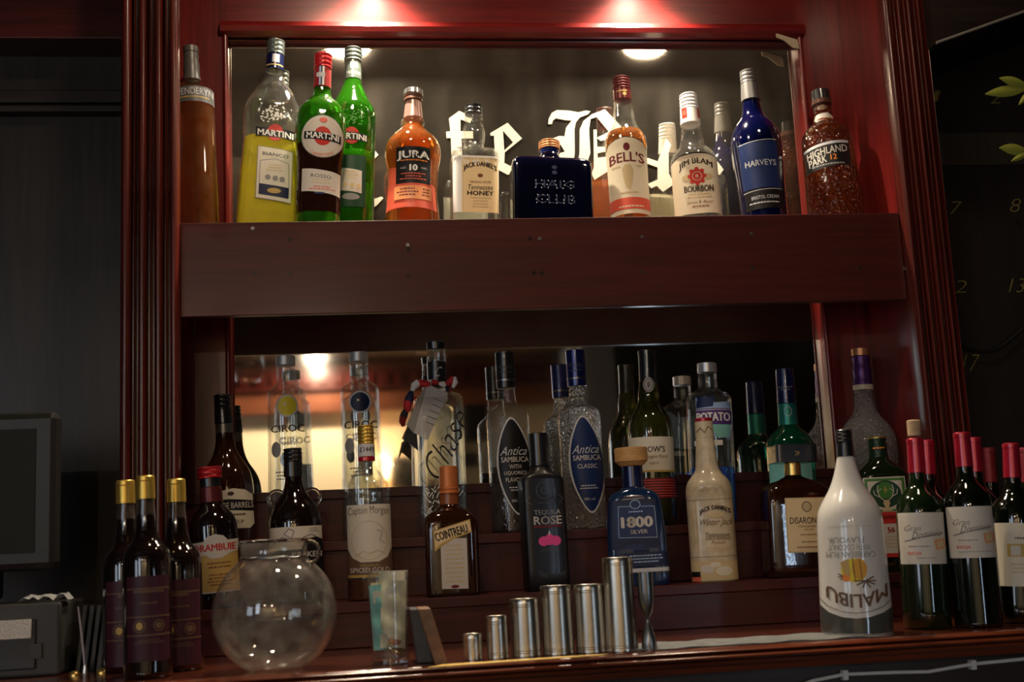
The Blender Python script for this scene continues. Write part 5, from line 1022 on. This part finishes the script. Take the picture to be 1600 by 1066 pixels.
# folded black menus
for i in range(4):
    p = atz(104+i*11, 1056, 1.0); q = at(128+i*11, 947, p.y+.05); m = MB(); v = Vector((q.x-p.x, 0, q.z-1.0))
    a = Vector((0, 0, .0006)); d = Vector((0, .10, 0)); w_ = Vector((.006, 0, 0))
    vs = [a, a+w_, v+w_, v, a+d, a+w_+d, v+w_+d, v+d]; m.add(vs, [(0, 1, 2, 3), (5, 4, 7, 6), (1, 5, 6, 2), (4, 0, 3, 7), (3, 2, 6, 7), (4, 5, 1, 0)], PL)
    o = m.build('menu_folder', None); o.location = (p.x, p.y+.06, 1.0)
    tag(o, ('leftmost of the four slim black folders leaning beside the receipt printer', 'second from the left of the four slim black folders beside the receipt printer', 'third from the left of the four slim black folders beside the receipt printer', 'rightmost of the four slim black folders, nearest the gold-capped bottles')[i], 'folder', 'black folders by the till')
p = atz(133, 1052, 1.0); q = at(122, 948, p.y)
m = MB(); m.tube([(0, 0, .0), (0, 0, .012)], [.006, .0035], FOIL['silver'], 16); m.tube([(0, 0, .010), (q.x-p.x, 0, q.z-1.0)], [.0022, .0012], P('lilac_rod', (.45, .40, .45), .3, .3), 10)
o = m.build('receipt_spike', None, smooth=50); o.location = p; tag(o, 'thin upright metal receipt spike beside the till', 'spike')
for x, y, lb in ((117, 1056, 'small brass dome on the counter left of the receipt spike'), (160, 1052, 'small brass dome on the counter right of the receipt spike')):
    p = atz(x, y, 1.0); m = MB(); m.rings([(0, .0085, .0085, 2), (.003, .0085, .0085, 2), (.006, .006, .006, 2), (.0075, .002, .002, 2)], FOIL['gold'], 24); o = m.build('call_bell', None, smooth=50); o.location = p; tag(o, lb, 'bell', 'small brass domes')
# leaf spray hanging close to the lens at the upper right
LF = P('yellow_green_leaf', (.34, .36, .05), .55)
def spray(lb, pts, Y):
    c = at(pts[0][0], pts[0][1], Y); t = thing('leaf_sprig', lb, 'leaf', c, 'yellow-green leaf sprigs')
    for (x0, y0, x1, y1, w_) in pts[1]:
        pass
def leaf_thing(lb, stem, leaves, Y):
    c = at(*stem[0], Y); t = thing('leaf_sprig', lb, 'leaves', c, 'yellow-green leaf sprigs')
    m = MB(); m.tube([at(x, y, Y)-c for x, y in stem], .0012, LF, 8); m.build('stem', t)
    for (x0, y0, x1, y1, w_) in leaves:
        a, b = at(x0, y0, Y)-c, at(x1, y1, Y-.01)-c; d = b-a; s_ = d.cross(Vector((0, 1, 0))).normalized()*w_; m = MB(); vs = []; n = 8
        for i in range(n+1):
            f_ = i/n; wd = math.sin(math.pi*min(.98, max(.03, f_)))**.8; p = a+d*f_
            vs += [p+s_*wd, p+Vector((0, -.003*wd, 0)), p-s_*wd, p+Vector((0, .0015, 0))]
        fs = []
        for i in range(n):
            k = i*4; fs += [(k+j, k+(j+1) % 4, k+4+(j+1) % 4, k+4+j) for j in range(4)]
        fs += [(3, 2, 1, 0), (n*4, n*4+1, n*4+2, n*4+3)]
        m.add(vs, fs, LF); m.build('leaf', t, smooth=60, fixn=True)
leaf_thing('sprig of blurred yellow-green leaves above the chalked number 2 at the right edge', [(1640, 150), (1600, 138)], [(1606, 138, 1540, 147, .010), (1606, 134, 1562, 122, .009), (1612, 140, 1592, 164, .005)], -.6)
leaf_thing('lower sprig of blurred yellow-green leaves at the right edge', [(1640, 225), (1600, 236)], [(1606, 236, 1562, 231, .010), (1608, 238, 1580, 252, .005)], -.6)
for o in bpy.data.objects: clean(o)
